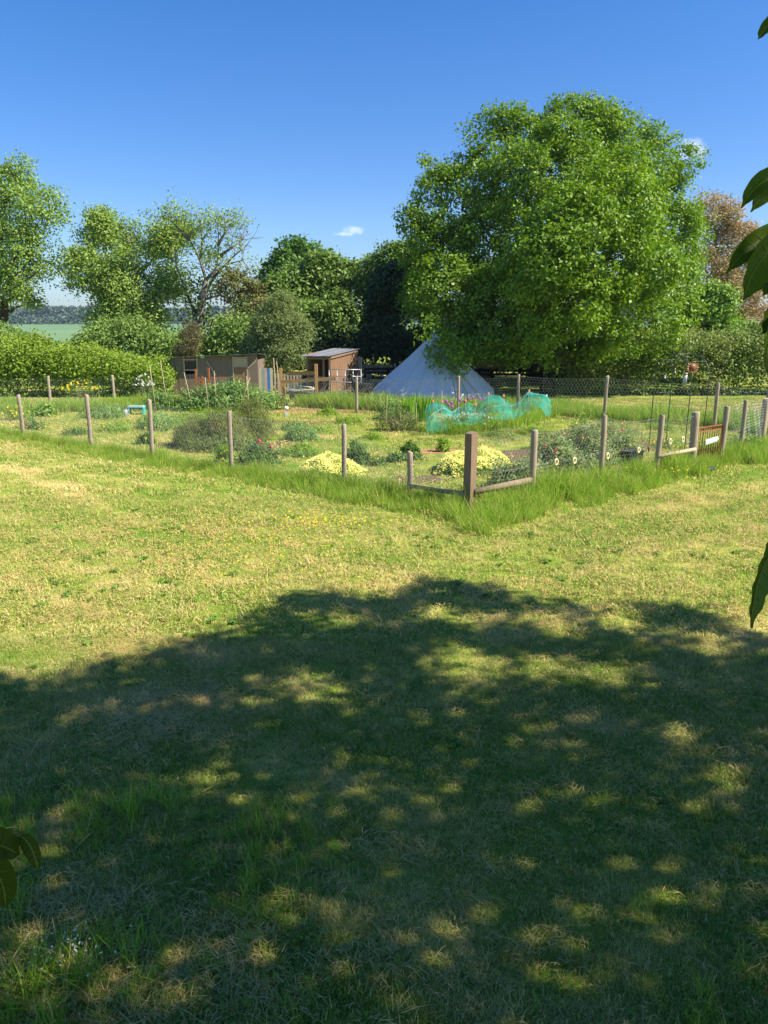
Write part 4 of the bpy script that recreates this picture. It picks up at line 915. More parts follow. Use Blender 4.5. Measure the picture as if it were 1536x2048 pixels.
# ---- grey board shed
dS = 33.0; x0, x1 = P(342, 720, dS)[0], P(515, 720, dS)[0]; zt = pxz(340, 715, dS); zt2 = pxz(515, 707, dS); DP = 2.0
t = empty('wooden_shed', 'low weathered grey board shed with one dark window', 'shed', 'sheds behind the garden', loc=((x0+x1)/2, dS, 0))
mb = MB(); nb = 26; r2 = random.Random(2)
for k in range(nb):
    xa = x0+(x1-x0)*k/nb; xb = x0+(x1-x0)*(k+1)/nb; f = (k+.5)/nb; h = zt+(zt2-zt)*f-.03; cxx = (xa+xb)/2
    if .16 < f < .30: mb.box((cxx, dS, (.0+h-.72)/2), (xb-xa-.008, .025+.008*r2.random(), h-.72)); mb.box((cxx, dS, h-.08), (xb-xa-.008, .025, .16))
    else: mb.box((cxx, dS-.006*r2.random(), h/2), (xb-xa-.007, .025+.008*r2.random(), h))
for s_, xx in ((1, x0), (1, x1)):
    for k in range(9): mb.box((xx, dS+.02+DP*(k+.5)/9, (zt-.1)/2), (.025, DP/9-.006, zt-.1))
B(mb, 'wall', 'shedwood', t)
mb = MB(); mb.box(((x0+x1)/2, dS+DP, (zt-.15)/2), (x1-x0, .03, zt-.15)); mb.box(((x0+x1)/2, dS+DP/2, .03), (x1-x0-.1, DP-.1, .04)); B(mb, 'back_wall', 'shedwood', t)
mb = MB(); V = []; n = 60
for i in range(n+1):
    f = i/n; xx = x0-.12+(x1-x0+.24)*f; zz = zt+(zt2-zt)*f+.012*math.sin(i*PI*.9)
    for yv, dz in ((dS-.26, -.02), (dS+DP+.2, -.16)): V += [(xx, yv, zz+dz+.03), (xx, yv, zz+dz+.005)]
F = []
for i in range(n):
    a = i*4; b = a+4; F += [(a, b, b+2, a+2), (a+1, a+3, b+3, b+1), (a, a+1, b+1, b), (a+2, b+2, b+3, a+3)]
F += [(0, 2, 3, 1), (n*4, n*4+1, n*4+3, n*4+2)]
mb.add(V, F); B(mb, 'roof', 'felt', t)
wx0, wx1 = P(368, 720, dS)[0], P(394, 720, dS)[0]; wz0, wz1 = pxz(380, 740, dS), pxz(380, 719, dS)
w = MB(); w.box(((wx0+wx1)/2, dS+.03, (wz0+wz1)/2), (wx1-wx0, .01, wz1-wz0)); wo = B(w, 'window', 'glassdark', t)
f_ = MB()
for zz in (wz0, wz1): f_.box(((wx0+wx1)/2, dS-.03, zz), (wx1-wx0+.1, .035, .05))
for xx in (wx0, wx1): f_.box((xx, dS-.034, (wz0+wz1)/2-.05), (.05, .03, wz1-wz0+.35))
f_.v = [(v[0]-t.location.x, v[1]-t.location.y, v[2]) for v in f_.v]; f_.build('window_frame', M['palewood'], wo)
dx0, dx1 = P(466, 720, dS)[0], P(494, 720, dS)[0]
d_ = MB(); d_.box(((dx0+dx1)/2, dS-.03, (.05+pxz(480, 734, dS))/2), (dx1-dx0-.06, .02, pxz(480, 734, dS)-.05)); B(d_, 'door', 'brownwood', t)
d_ = MB(); d_.box(((dx0+dx1)/2, dS-.032, (pxz(480, 716, dS)+pxz(480, 732, dS))/2), (dx1-dx0-.06, .02, pxz(480, 716, dS)-pxz(480, 732, dS))); B(d_, 'upper_panel', 'palewood', t)
d_ = MB()
for xx in (dx0, dx1): d_.box((xx, dS-.045, .85), (.05, .03, 1.66))
for zz in (pxz(480, 733, dS), pxz(480, 715, dS)): d_.box(((dx0+dx1)/2, dS-.05, zz), (dx1-dx0, .03, .04))
B(d_, 'door_frame', 'palewood', t)
d_ = MB(); d_.bar(P(413, 722, dS-.05), P(432, 750, dS-.05), .02, .045); B(d_, 'brace', 'palewood', t); d_ = MB(); d_.bar(P(494, 738, dS-.05), P(512, 722, dS-.05), .02, .045); B(d_, 'brace', 'palewood', t)
c = Vector(P(405, 714, dS-.16)); l_ = MB(); l_.box(c, (.17, .10, .10), None, .85); l_.box(c+Vector((0, .09, 0)), (.04, .12, .04)); B(l_, 'lamp_housing', 'palegreen', t)
# ---- brown open fronted shed
dB = 34.0; xr = P(714, 740, dB+.9)[0]; xc = P(661, 740, dB-.9)[0]; xl = P(618, 740, dB)[0]
zc = pxz(660, 714, dB-.9); zr = pxz(714, 700, dB+.9); zl = pxz(612, 712, dB)
t = empty('wooden_shed', 'open fronted brown board shed with grey sheet roof', 'shed', 'sheds behind the garden', loc=(xc, dB-.9, 0))
pc, pr, pl = Vector((xc, dB-.9, 0)), Vector((xr, dB+.9, 0)), Vector((xl, dB-.4, 0)); pb = pl+(pr-pc)
mb = MB(); nb = 16
for k in range(nb):
    a = pc.lerp(pr, k/nb+.003); b = pc.lerp(pr, (k+1)/nb-.003); h = zc+(zr-zc)*(k+.5)/nb-.05; m_ = (a+b)/2; an = math.atan2((pr-pc).y, (pr-pc).x)
    mb.box((m_.x, m_.y, h/2), ((b-a).length, .025, h), Matrix.Rotation(an, 3, 'Z'))
B(mb, 'side_wall', 'brownwood', t)
mb = MB(); mb.bar(pr+Vector((0, 0, .9)), pb+Vector((0, 0, .9)), .03, 1.8); mb.bar(pl+Vector((0, 0, .9)), pb+Vector((0, 0, .9)), .03, 1.8); B(mb, 'rear_wall', 'postdark', t)
mb = MB(); u1 = (pr-pc).normalized(); u2 = (pl-pc).normalized(); V = []; n = 44
zA = lambda p, z: Vector((p.x, p.y, z))
c0 = zA(pc-u1*.25-u2*.12, zc+.02); c1 = zA(pr+u1*.15-u2*.12, zr+.03); c2 = zA(pl-u1*.25+u2*.2, zc+.0); c3 = zA(pb+u1*.15+u2*.2, zr+.02)
for i in range(n+1):
    f = i/n; w_ = .018*math.cos(i*PI*.95)
    for p in (c0.lerp(c2, f), c1.lerp(c3, f)): V += [p+Vector((0, 0, w_+.03)), p+Vector((0, 0, w_+.012))]
F = []
for i in range(n):
    a = i*4; b = a+4; F += [(a, b, b+2, a+2), (a+1, a+3, b+3, b+1), (a, a+1, b+1, b), (a+2, b+2, b+3, a+3)]
F += [(0, 2, 3, 1), (n*4, n*4+1, n*4+3, n*4+2)]
mb.add(V, F, False); B(mb, 'roof', 'roofgrey', t)
for p, h in ((pc, zc), (pr, zr), (pc.lerp(pl, .28), zc), (pl, zc)):
    mb = MB(); mb.box((p.x-.02, p.y-.04, h/2), (.09, .09, h-.02)); B(mb, 'frame_post', 'brownwood', t)
mb = MB(); mb.bar(zA(pc, .02+zc-.07)-u1*.0+Vector((-.0, -.05, 0)), zA(pl, zc-.07)+Vector((0, -.05, 0)), .05, .10); mb.bar(zA(pc, zc-.03)+Vector((.03, -.06, 0)), zA(pr, zr-.03)+Vector((.03, -.06, 0)), .03, .10); B(mb, 'fascia', 'postdark', t)

# ---- house with red roof at the right edge
dH = 66.0; xa = P(1503, 650, dH)[0]; t = empty('house', 'brick house with red tiled roof half hidden at the right edge', 'house', loc=(xa+5, dH+3, 0))
z0, z1 = pxz(1520, 662, dH), pxz(1520, 612, dH)
mb = MB(); mb.box((xa+6.6, dH+3.6, z0/2), (12, 6, z0)); B(mb, 'wall', 'brownwood', t)
mb = MB(); rows = 14; V = []; F = []
for side in (0, 1):
    for r_ in range(rows):
        f0, f1 = r_/rows, (r_+1)/rows; n0 = len(V)
        for i in range(61):
            xx = xa+12.6*i/60; wv = .05*abs(math.sin(i*PI/2))
            for f, dz in ((f0, .10), (f1, .0)):
                yv = (dH-.2+3.8*f) if side == 0 else (dH+7.4-3.8*f); V.append((xx, yv, z0-.1+(z1-z0+.1)*f+dz+wv))
        for i in range(60): F.append((n0+i*2, n0+i*2+2, n0+i*2+3, n0+i*2+1))
mb.add(V, F); B(mb, 'roof', 'tile', t)
for i in range(4):
    mb = MB(); mb.box((xa+2+i*2.8, dH+.59, z0*.55), (1.1, .05, 1.0)); B(mb, 'window', 'glassdark', t)

# ---- yard fences, gates and clutter behind the garden
t = empty('rail_fence', 'orange timber rail fence at the back garden entrance', 'fence', loc=P(567, 780, 28.5)[:2]+(0,))
for px, tp, d in ((567, 757, 28.6), (632, 728, 28.3), (561, 736, 30.5)):
    mb = MB(); x, y, z = P(px, tp, d); mb.box((x, y, z/2), (.11, .11, z)); B(mb, 'post', 'newwood', t)
for a, b in (((563, 764, 28.5), (672, 757, 28.2)), ((575, 747, 29.2), (632, 747, 28.4))):
    mb = MB(); mb.bar(P(*a), P(*b), .045, .13); B(mb, 'rail', 'newwood', t)
t = empty('metal_gate', 'grey tubular field gate leaning behind the timber rails', 'gate', loc=P(600, 785, 29.6)[:2]+(0,))
mb = MB(); A_, B_ = P(578, 770, 29.6), P(626, 775, 29.4)
for k in range(4):
    mb.tube([(A_[0], A_[1], A_[2]-.12*k+.02), (B_[0], B_[1], B_[2]-.10*k)], .016, 6)
for f in (0, .5, 1): q = Vector(A_).lerp(Vector(B_), f); mb.tube([q+Vector((0, 0, .03)), q-Vector((0, 0, .40))], .018, 6)
B(mb, 'tubes', 'galv', t)
t = empty('pale_pole', 'pale stripped pole lying across behind the timber rails', 'pole', loc=P(600, 780, 28.9)[:2]+(0,)); mb = MB()
mb.tube([P(570, 786, 28.9), P(600, 782, 28.8), P(630, 778, 28.7)], .035, 7); B(mb, 'pole_wood', 'palewood', t)
t = empty('water_trough', 'dark trough lying behind the timber rails', 'trough', loc=P(602, 785, 30.2)[:2]+(0,)); c = Vector(P(602, 783, 30.2)); mb = MB()
mb.box((c.x, c.y, .22), (.85, .45, .40), None, 1.12); B(mb, 'trough_body', 'black', t); mb = MB(); mb.box((c.x, c.y, .44), (.99, .54, .03)); B(mb, 'rim', 'galv', t)
# pallets with coloured boards
dP = 33.3
for (pa, pb_, tp, bt, cols, lab) in ((517, 545, 736, 753, ['cream', 'sage', 'pinkb', 'blue', 'cream'], 'upright pallet with cream, green and blue boards'), (546, 604, 747, 772, ['palewood', 'palewood', 'post', 'palewood', 'palewood', 'post', 'palewood', 'palewood', 'palewood'], 'plain weathered pale picket panel right of the coloured boards')):
    x0_, x1_ = P(pa, 740, dP)[0], P(pb_, 740, dP)[0]; t = empty('board_panel', lab, 'fence panel', loc=((x0_+x1_)/2, dP, 0)); n = len(cols); za, zb_ = pxz(pa, tp, dP), .1
    for k, cc in enumerate(cols):
        w = (x1_-x0_)/n; mb = MB(); mb.box((x0_+w*(k+.5), dP-.03*(k % 2)*0, (za+zb_)/2-.02*(k % 2)), (w*(.96 if n == 5 else .6), .02, za-zb_)); B(mb, 'board', cc, t)
    mb = MB()
    for zz in (za-.1, .5): mb.box(((x0_+x1_)/2, dP+.035, zz), (x1_-x0_, .03, .08))
    B(mb, 'batten', 'palewood', t)
# orange plank fence with pale posts, dark rail fence
t = empty('plank_fence', 'orange brown plank fence with pale posts behind the tent', 'fence', 'yard fences', loc=P(725, 760, 38)[:2]+(0,)); d1 = 38
for a, b, tp in ((722, 785, 736), (722, 812, 747),):
    mb = MB(); mb.bar(P(a, tp-3, d1), P(b, tp-3, d1), .04, .20); B(mb, 'rail', 'newwood', t)
for px in (734, 741, 763, 790):
    mb = MB(); x, y, z = P(px, 727, d1); mb.box((x, y-.07, z/2), (.14 if px in (741, 763) else .10, .08, z)); B(mb, 'post', 'palewood', t)
mb = MB(); mb.bar(P(955, 727, d1), P(1012, 725, d1), .05, .35); mb.bar(P(955, 735, d1), P(1000, 734, d1), .05, .12); B(mb, 'rail', 'newwood', t)
mb = MB(); x, y, z = P(960, 722, d1); mb.box((x, y-.07, z/2), (.12, .08, z)); B(mb, 'post', 'palewood', t)
t = empty('dark_rail_fence', 'dark post and rail fence left and right of the tent', 'fence', 'yard fences', loc=P(730, 760, 35.5)[:2]+(0,))
for a, b, tp in ((729, 870, 738), (729, 870, 745), (729, 870, 758), (900, 1085, 741), (900, 1085, 749), (900, 1085, 759)):
    mb = MB(); mb.bar(P(a, tp, 35.5), P(b, tp, 35.5), .04, .12); B(mb, 'rail', 'darkrail', t)
for px in (730, 776, 822, 868, 959, 985, 1040, 1084):
    mb = MB(); x, y, z = P(px, 735, 35.4); mb.box((x, y, z/2), (.13, .13, z)); B(mb, 'post', 'darkrail', t)
t = empty('thick_post', 'thick pale squared post at the corner of the brown shed', 'post', loc=P(720, 760, 35.2)[:2]+(0,)); mb = MB(); x, y, z = P(720, 715, 35.2); mb.box((x, y, z/2), (.2, .2, z), None, .95); B(mb, 'post_wood', 'palewood', t)
# stacked pinkish logs and planks
r2 = random.Random(9)
for (pa, pb_, py, d, lab, m_) in ((725, 742, 728, 39.5, 'small stack of pinkish logs behind the plank fence', 'pinkb'), (948, 985, 722, 39.5, 'stack of pinkish logs right of the tent', 'pinkb'), (752, 782, 776, 33.5, 'heap of pale straw and planks before the dark rail fence', 'palewood')):
    t = empty('log_stack', lab, 'log stack', 'log stacks in the yard', loc=P((pa+pb_)/2, py, d)[:2]+(0,)); mb = MB()
    x0_, x1_ = P(pa, py, d)[0], P(pb_, py, d)[0]; zt_ = max(pxz(pa, py, d), .3); rl = .09; k = 0; z = rl
    while z < zt_:
        x = x0_+rl*(1+(k % 2)*.9)
        while x < x1_: q = rl*r2.uniform(.75, 1); mb.tube([(x, d-.5+r2.uniform(-.05, .05), z), (x+r2.uniform(-.03, .03), d+.5, z)], q, 8); x += rl*2
        z += rl*1.75; k += 1
    B(mb, 'logs', m_, t)
# hurdle in front of the brown shed
t = empty('metal_hurdle', 'grey metal hurdle in front of the brown shed', 'hurdle', loc=P(688, 760, 31.5)[:2]+(0,)); mb = MB(); dh = 31.5
for tp in (738.5, 752, 764): mb.tube([P(658, tp, dh), P(722, tp+1, dh)], .018, 6)
for px in (658, 674, 690, 706, 722): x, y, z = P(px, 738.5, dh); mb.tube([(x, y, 0), (x, y, z)], .014, 6)
B(mb, 'tubes', 'galv', t)
# brushwood heap
t = empty('brushwood_heap', 'grey brown heap of cut brushwood by the timber rails', 'brushwood', loc=P(682, 770, 29.5)[:2]+(0,)); mb = MB(); c = Vector(P(680, 775, 29.5)); c.z = 0
for k in range(170):
    a = c+Vector((r2.gauss(0, .32), r2.gauss(0, .25), r2.uniform(0, .35))); e = a+Vector((r2.gauss(0, .28), r2.gauss(0, .2), r2.uniform(-.1, .42))); mb.tube([a, (a+e)/2+Vector((r2.gauss(0, .05), 0, r2.gauss(0, .04))), e], [.014, .010, .004], 4)
B(mb, 'sticks', 'palebark', t)

# ---- black goat
def skin(name, verts, edges, mat, parent, lv=2):
    me = bpy.data.meshes.new(name); me.from_pydata([v[:3] for v in verts], edges, []); o = bpy.data.objects.new(name, me); COL.objects.link(o)
    md = o.modifiers.new('skin', 'SKIN'); 
    for i, v in enumerate(verts): sv = me.skin_vertices[0].data[i]; r_ = v[3]; sv.radius = (r_, r_) if not isinstance(r_, tuple) else r_
    me.skin_vertices[0].data[0].use_root = True
    o.modifiers.new('sub', 'SUBSURF').levels = lv; o.modifiers['sub'].render_levels = lv
    dg = bpy.context.evaluated_depsgraph_get(); me2 = bpy.data.meshes.new_from_object(o.evaluated_get(dg)); bpy.data.objects.remove(o)
    me2.polygons.foreach_set('use_smooth', [True]*len(me2.polygons)); me2.materials.clear(); me2.name = name; return link(me2, name, mat, parent)
gx, gy, _ = P(725, 770, 30.6); t = empty('goat', 'black goat standing behind the back fence with raised head', 'goat', loc=(gx, gy, 0), rz=R(150))
gv = [(0, 0, .58, .15), (.26, 0, .60, .16), (-.24, 0, .57, .15), (-.40, 0, .60, .12), (.42, 0, .70, .10), (.50, 0, .88, .07), (.56, 0, 1.0, .075), (.68, 0, .95, .05), (.76, 0, .92, .032), (-.50, 0, .70, .025), (-.54, 0, .78, .02)]
ge = [(0, 1), (0, 2), (2, 3), (1, 4), (4, 5), (5, 6), (6, 7), (7, 8), (3, 9), (9, 10)]
for sy in (-1, 1):
    b = len(gv); gv += [(.30, sy*.09, .42, .06), (.31, sy*.09, .24, .032), (.31, sy*.09, .10, .024), (.33, sy*.09, .02, .028)]; ge += [(1, b), (b, b+1), (b+1, b+2), (b+2, b+3)]
    b = len(gv); gv += [(-.30, sy*.09, .42, .075), (-.40, sy*.09, .26, .036), (-.36, sy*.09, .10, .024), (-.34, sy*.09, .02, .028)]; ge += [(2, b), (b, b+1), (b+1, b+2), (b+2, b+3)]
skin('body', gv, ge, M['goat'], t)
for sy in (-1, 1):
    mb = MB(); mb.tube([(.55, sy*.035, 1.05), (.50, sy*.06, 1.16), (.42, sy*.09, 1.22)], [.016, .012, .004], 6); mb.build('horn', M['coppermid'], t)
    mb = MB(); mb.tube([(.54, sy*.06, 1.02), (.53, sy*.12, 1.03), (.54, sy*.17, 1.0)], [.012, .028, .004], 6); mb.build('ear', M['goat'], t)

# ================================================================== garden plants
def bush(name, label, px, py, w, h, mat, n, leaf, cat='plant', group=None, asp=.5, per=7, clr=.05, dep=None, ell=.5, stems=8, stemmat='twig', up=.5, along=None, tall=1.0, fl=None, seed=0, mn=0.0, name2='foliage', bumpy=.35):
    x, y, _ = G(px, py); dep = dep or w*.8; y += dep/2*.7; t = empty(name, label, cat, group, loc=(x, y, 0)); n_ = n
    d = sph(n_); d[:, 2] = np.abs(d[:, 2]); rad = (.45+.55*rng.random(n_)**.5)*(1-bumpy/2+bumpy*vn(d[:, 0]*2+seed, d[:, 1]*2+d[:, 2]*2, .8, seed))
    C = np.stack([d[:, 0]*w/2*rad, d[:, 1]*dep/2*rad, mn+d[:, 2]*(h-mn)*rad*1.05], 1); C = (C[:, None]+rng.normal(size=(n_, per, 3))*clr).reshape(-1, 3); C[:, 2] = np.maximum(C[:, 2], .015)
    nr = unit(np.repeat(d, per, 0)*.5+np.array([0, 0, up])+rng.normal(size=(len(C), 3))*.5)
    al = None if along is None else np.tile(np.array(along, float), (len(C), 1))+np.repeat(d, per, 0)*.5
    V, F = leafarr(C, nr, leaf*(.6+.8*rng.random(len(C))), asp, .25, al); link(npmesh(name2, V, F, np.clip(np.repeat(rng.random(n_), per)*.5+.5*rng.random(len(C)), 0, 1)), name2, M[mat], t)
    mb = MB(); r3 = random.Random(seed)
    for k in range(stems):
        a = r3.uniform(0, 2*PI); rr_ = r3.random()**.5; e = (math.cos(a)*w/2*rr_*.8, math.sin(a)*dep/2*rr_*.8, h*r3.uniform(.5, .85)); mb.tube([(0, 0, -.03), (e[0]*.35, e[1]*.35, .03), (e[0]*.6, e[1]*.6, e[2]*.55), e], [.012*tall, .010*tall, .009*tall, .004], 5)
    if stems: mb.build('stems', M[stemmat], t)
    if fl:
        for (fm, k, size, zlo, nm) in fl:
            d = sph(k); d[:, 2] = np.abs(d[:, 2])*.8+.2; d[:, 1] -= .3; C = np.stack([d[:, 0]*w/2*.95, d[:, 1]*dep/2*.95, np.maximum(h*zlo, d[:, 2]*h)], 1)
            Cp = (C[:, None]+rng.normal(size=(k, 7, 3))*size*.3)
            if k <= 12:
                for c_ in Cp:
                    V, F = leafarr(c_, unit(rng.normal(size=c_.shape)+[0, -.5, .5]), size, .8); link(npmesh('bloom', V, F, rng.random(7)), 'bloom', M[fm], t)
            else:
                Cp = Cp.reshape(-1, 3); V, F = leafarr(Cp, unit(rng.normal(size=Cp.shape)+[0, -.5, .5]), size, .8); link(npmesh(nm, V, F, rng.random(len(Cp))), nm, M[fm], t)
    return t
# fennel
for px, py, w, h, lab in ((385, 897, 1.15, .70, 'smoky brown green fennel clump, leftmost and lowest'), (440, 900, 1.25, .95, 'smoky brown green fennel clump in the middle with reddish stems at its foot'), (505, 885, 1.2, 1.1, 'smoky brown green fennel clump, rightmost and tallest')):
    t = bush('fennel_clump', lab, px, py, w, h, 'fennel', 1300, .085, 'fennel', 'fennel clumps', .12, 9, .05, up=.1, along=(0, 0, .9), stems=9, stemmat='drystem', seed=int(px), mn=.1)
bush('bronze_undergrowth', 'yellow green lower growth in front of the fennel', 430, 905, 1.9, .42, 'fennelg', 900, .09, 'plant', None, .16, 8, .05, along=(0, 0, .8), stems=20, stemmat='mulch', seed=5)
bush('lime_shrub', 'small upright lime green shrub left of the pink flowers', 450, 935, .46, .52, 'limeg', 170, .045, 'shrub', None, .6, 8, .03, seed=6, mn=.05, fl=[('yellowfl', 6, .03, .1, 'blossoms')])
bush('peony_bush', 'leafy bush with crimson pink flowers behind the third fence post', 515, 935, 1.05, .50, 'bushg', 380, .055, 'flowering bush', None, .5, 8, .035, seed=7)
for i, (px, py, m_, s, lab) in enumerate(((518, 882, 'pinkfl', .085, 'large crimson bloom at the top of the leafy bush'), (541, 894, 'pinkfl', .07, 'magenta bloom at the right of the leafy bush'), (488, 915, 'redfl', .05, 'small coral bloom low on the leafy bush'), (525, 886, 'redfl', .05, 'small coral red bloom beside the crimson one'))):
    c = np.array(P(px, py, G(515, 935)[1]+.12)); t = empty('peony_bloom', lab, 'flower', 'blooms on the leafy bush', loc=tuple(c)); d = sph(60); d[:, 2] = np.abs(d[:, 2])*.7
    LV(c+d*s*.5*(.4+.6*rng.random((60, 1))), unit(d+rng.normal(size=d.shape)*.3), s*.55, m_, 'petals', t, .9)
    mb = MB(); mb.tube([c, c-[0, 0, .25]], .004, 4); B(mb, 'stem', 'twig', t)
bush('bean_plant', 'low blue green plants right of the fennel', 600, 884, 1.0, .42, 'bluegr', 320, .06, 'plant', None, .35, 8, .04, along=(0, 0, .6), seed=8)
bush('ground_cover_plant', 'low fresh green clump between fennel and cream flowers', 600, 915, 1.0, .26, 'limeg', 380, .05, 'plant', None, .35, 8, .03, along=(0, 0, .7), seed=9)
bush('bean_plant', 'blue green leafy plant behind the left end of the fennel', 310, 862, 1.6, .48, 'bluegr', 360, .07, 'plant', None, .35, 8, .05, along=(0, 0, .7), seed=10)
bush('dark_clump', 'dark green clump left of the fennel behind the fourth post', 288, 890, .55, .3, 'bushg', 150, .07, 'plant', None, .3, 8, .03, along=(0, 0, .8), seed=11, fl=[('yellowfl', 5, .03, .2, 'blossoms')])
# cream flower patches
def flowerpatch(label, px, py, w, dep, h, n, ang, seed):
    x, y, _ = G(px, py); y += dep/2; t = empty('flower_patch', label, 'flower patch', 'cream flower patches', loc=(x, y, 0)); ca, sa = math.cos(ang), math.sin(ang)
    def pts(m, top):
        a = rng.random(m)*2*PI; r_ = rng.random(m)**.5*(.8+.35*vn(np.cos(a)*2+seed, np.sin(a)*2, .7, seed)); X, Y = r_*np.cos(a)*w/2, r_*np.sin(a)*dep/2
        hh = h*np.clip(1-r_**3, .1, 1)*(.6+.7*vn(X, Y, .22, seed)); Z = hh*(top if np.isscalar(top) else top); return np.stack([X*ca-Y*sa, X*sa+Y*ca, Z], 1)
    C = pts(n*4, rng.random(n*4)*.9); V, F = leafarr(C, unit(rng.normal(size=C.shape)*.6+[0, -.2, .7]), .045, .4); link(npmesh('foliage', V, F, rng.random(len(C))), 'foliage', M['limeg'], t)
    C = pts(n, .98); Cp = (C[:, None]+rng.normal(size=(n, 4, 3))*.011).reshape(-1, 3); V, F = leafarr(Cp, unit(rng.normal(size=Cp.shape)*.5+[0, -.25, 1]), .024, .95, .2); link(npmesh('blossoms', V, F, rng.random(len(Cp))), 'blossoms', M['creamfl'], t); return t
flowerpatch('low patch of cream yellow flowers behind the fifth post, left one', 655, 960, 1.55, 1.35, .36, 2200, .25, 3)
flowerpatch('low patch of cream yellow flowers behind the square corner post', 955, 954, 2.0, 1.45, .42, 3000, .55, 8)
bush('leafy_plant', 'rounded dark green plant behind the left cream flowers', 716, 930, .62, .50, 'bushg', 260, .07, 'plant', 'leafy plants in the middle beds', .3, 8, .03, along=(0, 0, .8), seed=14)
bush('leafy_plant', 'tiny green plant right of the rounded dark one', 757, 933, .36, .22, 'bushg', 80, .06, 'plant', 'leafy plants in the middle beds', .3, 7, .02, along=(0, 0, .9), seed=15)
bush('leafy_plant', 'wide leaved green plant left of the wood chips', 820, 922, .52, .38, 'bushg', 130, .10, 'plant', 'leafy plants in the middle beds', .3, 7, .03, along=(0, 0, .7), seed=16)
bush('leafy_plant', 'low spreading green plant beside the wide leaved one', 790, 926, .40, .2, 'bushg', 90, .09, 'plant', 'leafy plants in the middle beds', .3, 7, .03, along=(0, 0, .5), seed=17)
bush('leafy_plant', 'small upright plant standing in orange wood chips', 886, 905, .30, .36, 'limeg', 80, .07, 'plant', 'leafy plants in the middle beds', .4, 7, .03, along=(0, 0, .8), seed=18, stemmat='mulch', stems=12)
bush('leafy_plant', 'narrow leaved clump on the grass near the bean row', 655, 832, .75, .22, 'limeg', 130, .10, 'plant', None, .2, 7, .03, along=(0, 0, .9), seed=19)
# roses along the right front fence
for px, py, w, h, n, lab, fl in ((1050, 985, 1.3, .55, 800, 'dark leafy rose bush behind the first round post', None), (1120, 965, 1.4, .75, 1200, 'dense rose bush behind the two left rings', [('redfl', 3, .05, .9, 'blooms')]), (1175, 938, 1.3, .78, 1100, 'rose bush with coral blooms behind the second round post', [('redfl', 5, .05, .9, 'blooms'), ('creamfl', 5, .035, .6, 'pale_blooms')]),
                                (1245, 922, 1.2, .55, 700, 'yellowish rose bush left of the black crate', [('creamfl', 10, .035, .5, 'blooms')]), (1215, 888, 1.6, .5, 700, 'sparse pinkish bush behind the second round post', [('pinkfl', 5, .04, .8, 'blooms')]), (1130, 905, 1.4, .45, 600, 'low rose bush at the back of the rose bed', [('redfl', 4, .05, .9, 'blooms')])):
    bush('rose_bush', lab, px, py, w, h, 'rose', n, .05, 'rose bush', 'rose bushes along the right front fence', .6, 7, .04, seed=px, fl=fl, stems=16, bumpy=.6)
bush('yellow_flower_plant', 'yellow flowered plant left of the black crate', 1237, 922, .35, .30, 'limeg', 90, .05, 'plant', None, .4, 7, .02, seed=40, fl=[('yellowfl', 16, .04, .4, 'blooms')])
bush('yellow_flower_plant', 'orange yellow wallflower at the foot of the square corner post', 930, 1012, .34, .32, 'bushg', 60, .05, 'plant', None, .25, 7, .02, along=(0, 0, 1), seed=41, fl=[('yellowfl', 30, .028, .5, 'blooms')])
bush('yellow_flower_plant', 'yellow green plants behind the rail left of the gate', 1345, 900, 1.0, .24, 'limeg', 180, .05, 'plant', None, .4, 7, .03, seed=42, fl=[('yellowfl', 26, .03, .5, 'blooms')])
bush('yellow_flower_plant', 'yellow flowered plant at the far left of the garden', 30, 842, .9, .5, 'limeg', 220, .06, 'plant', None, .4, 7, .04, seed=43, fl=[('yellowfl', 30, .045, .4, 'blooms')])
bush('yellow_flower_plant', 'tall yellow flowers in front of the bramble bank', 160, 812, 1.6, .95, 'bluegr', 130, .06, 'plant', None, .3, 7, .06, along=(0, 0, 1), seed=44, fl=[('yellowfl', 30, .06, .7, 'blooms')], stems=20)
for i, (px, py, w, h, mt, lf, lab) in enumerate(((225, 866, 1.3, .22, 'limeg', .06, 'low pale green row left of the fennel near the third left post'), (150, 872, .9, .2, 'bushg', .06, 'low dark clump inside the left front fence'), (385, 850, 1.4, .25, 'limeg', .06, 'low green row behind the fennel, left part'),
        (700, 850, 1.0, .2, 'limeg', .06, 'low grassy clump in the middle of the garden'), (580, 862, .8, .22, 'bluegr', .06, 'small bluish clump behind the two bean plants'), (745, 880, .7, .18, 'limeg', .05, 'tiny low clump behind the rounded dark plant'), (1010, 880, 1.1, .22, 'rose', .05, 'low weedy clump behind the right cream flowers'),
        (1080, 872, 1.3, .26, 'limeg', .05, 'low green plants in front of the teal netting right end'), (1255, 872, 1.4, .24, 'rose', .05, 'low mixed plants between roses and arch'), (1330, 862, 1.0, .2, 'limeg', .05, 'low green plants behind the arch foot'), (60, 860, .8, .3, 'bushg', .07, 'dark leafy clump at the far left front fence'), (200, 838, 1.6, .35, 'bluegr', .08, 'low bluish row left of the watering can'),
        (640, 870, .9, .16, 'limeg', .05, 'low green seedlings right of the bean plants'), (410, 838, 2.2, .2, 'limeg', .07, 'low fringe of weeds along the front of the bean row'))):
    bush('low_plant', lab, px, py, w, h, mt, int(180*w), lf, 'plant', 'low plants in the beds', .35, 7, .04, along=(0, 0, .6), seed=300+i, bumpy=.7)
bush('broad_leaf_plant', 'round leaved pale green plant at the far left', 83, 836, .8, .42, 'limeg', 110, .11, 'plant', None, .8, 6, .04, seed=45)
bush('bluish_plant', 'bluish leaved plant right of the gate', 1500, 915, .8, .45, 'bluegr', 170, .08, 'plant', None, .5, 7, .04, seed=46)
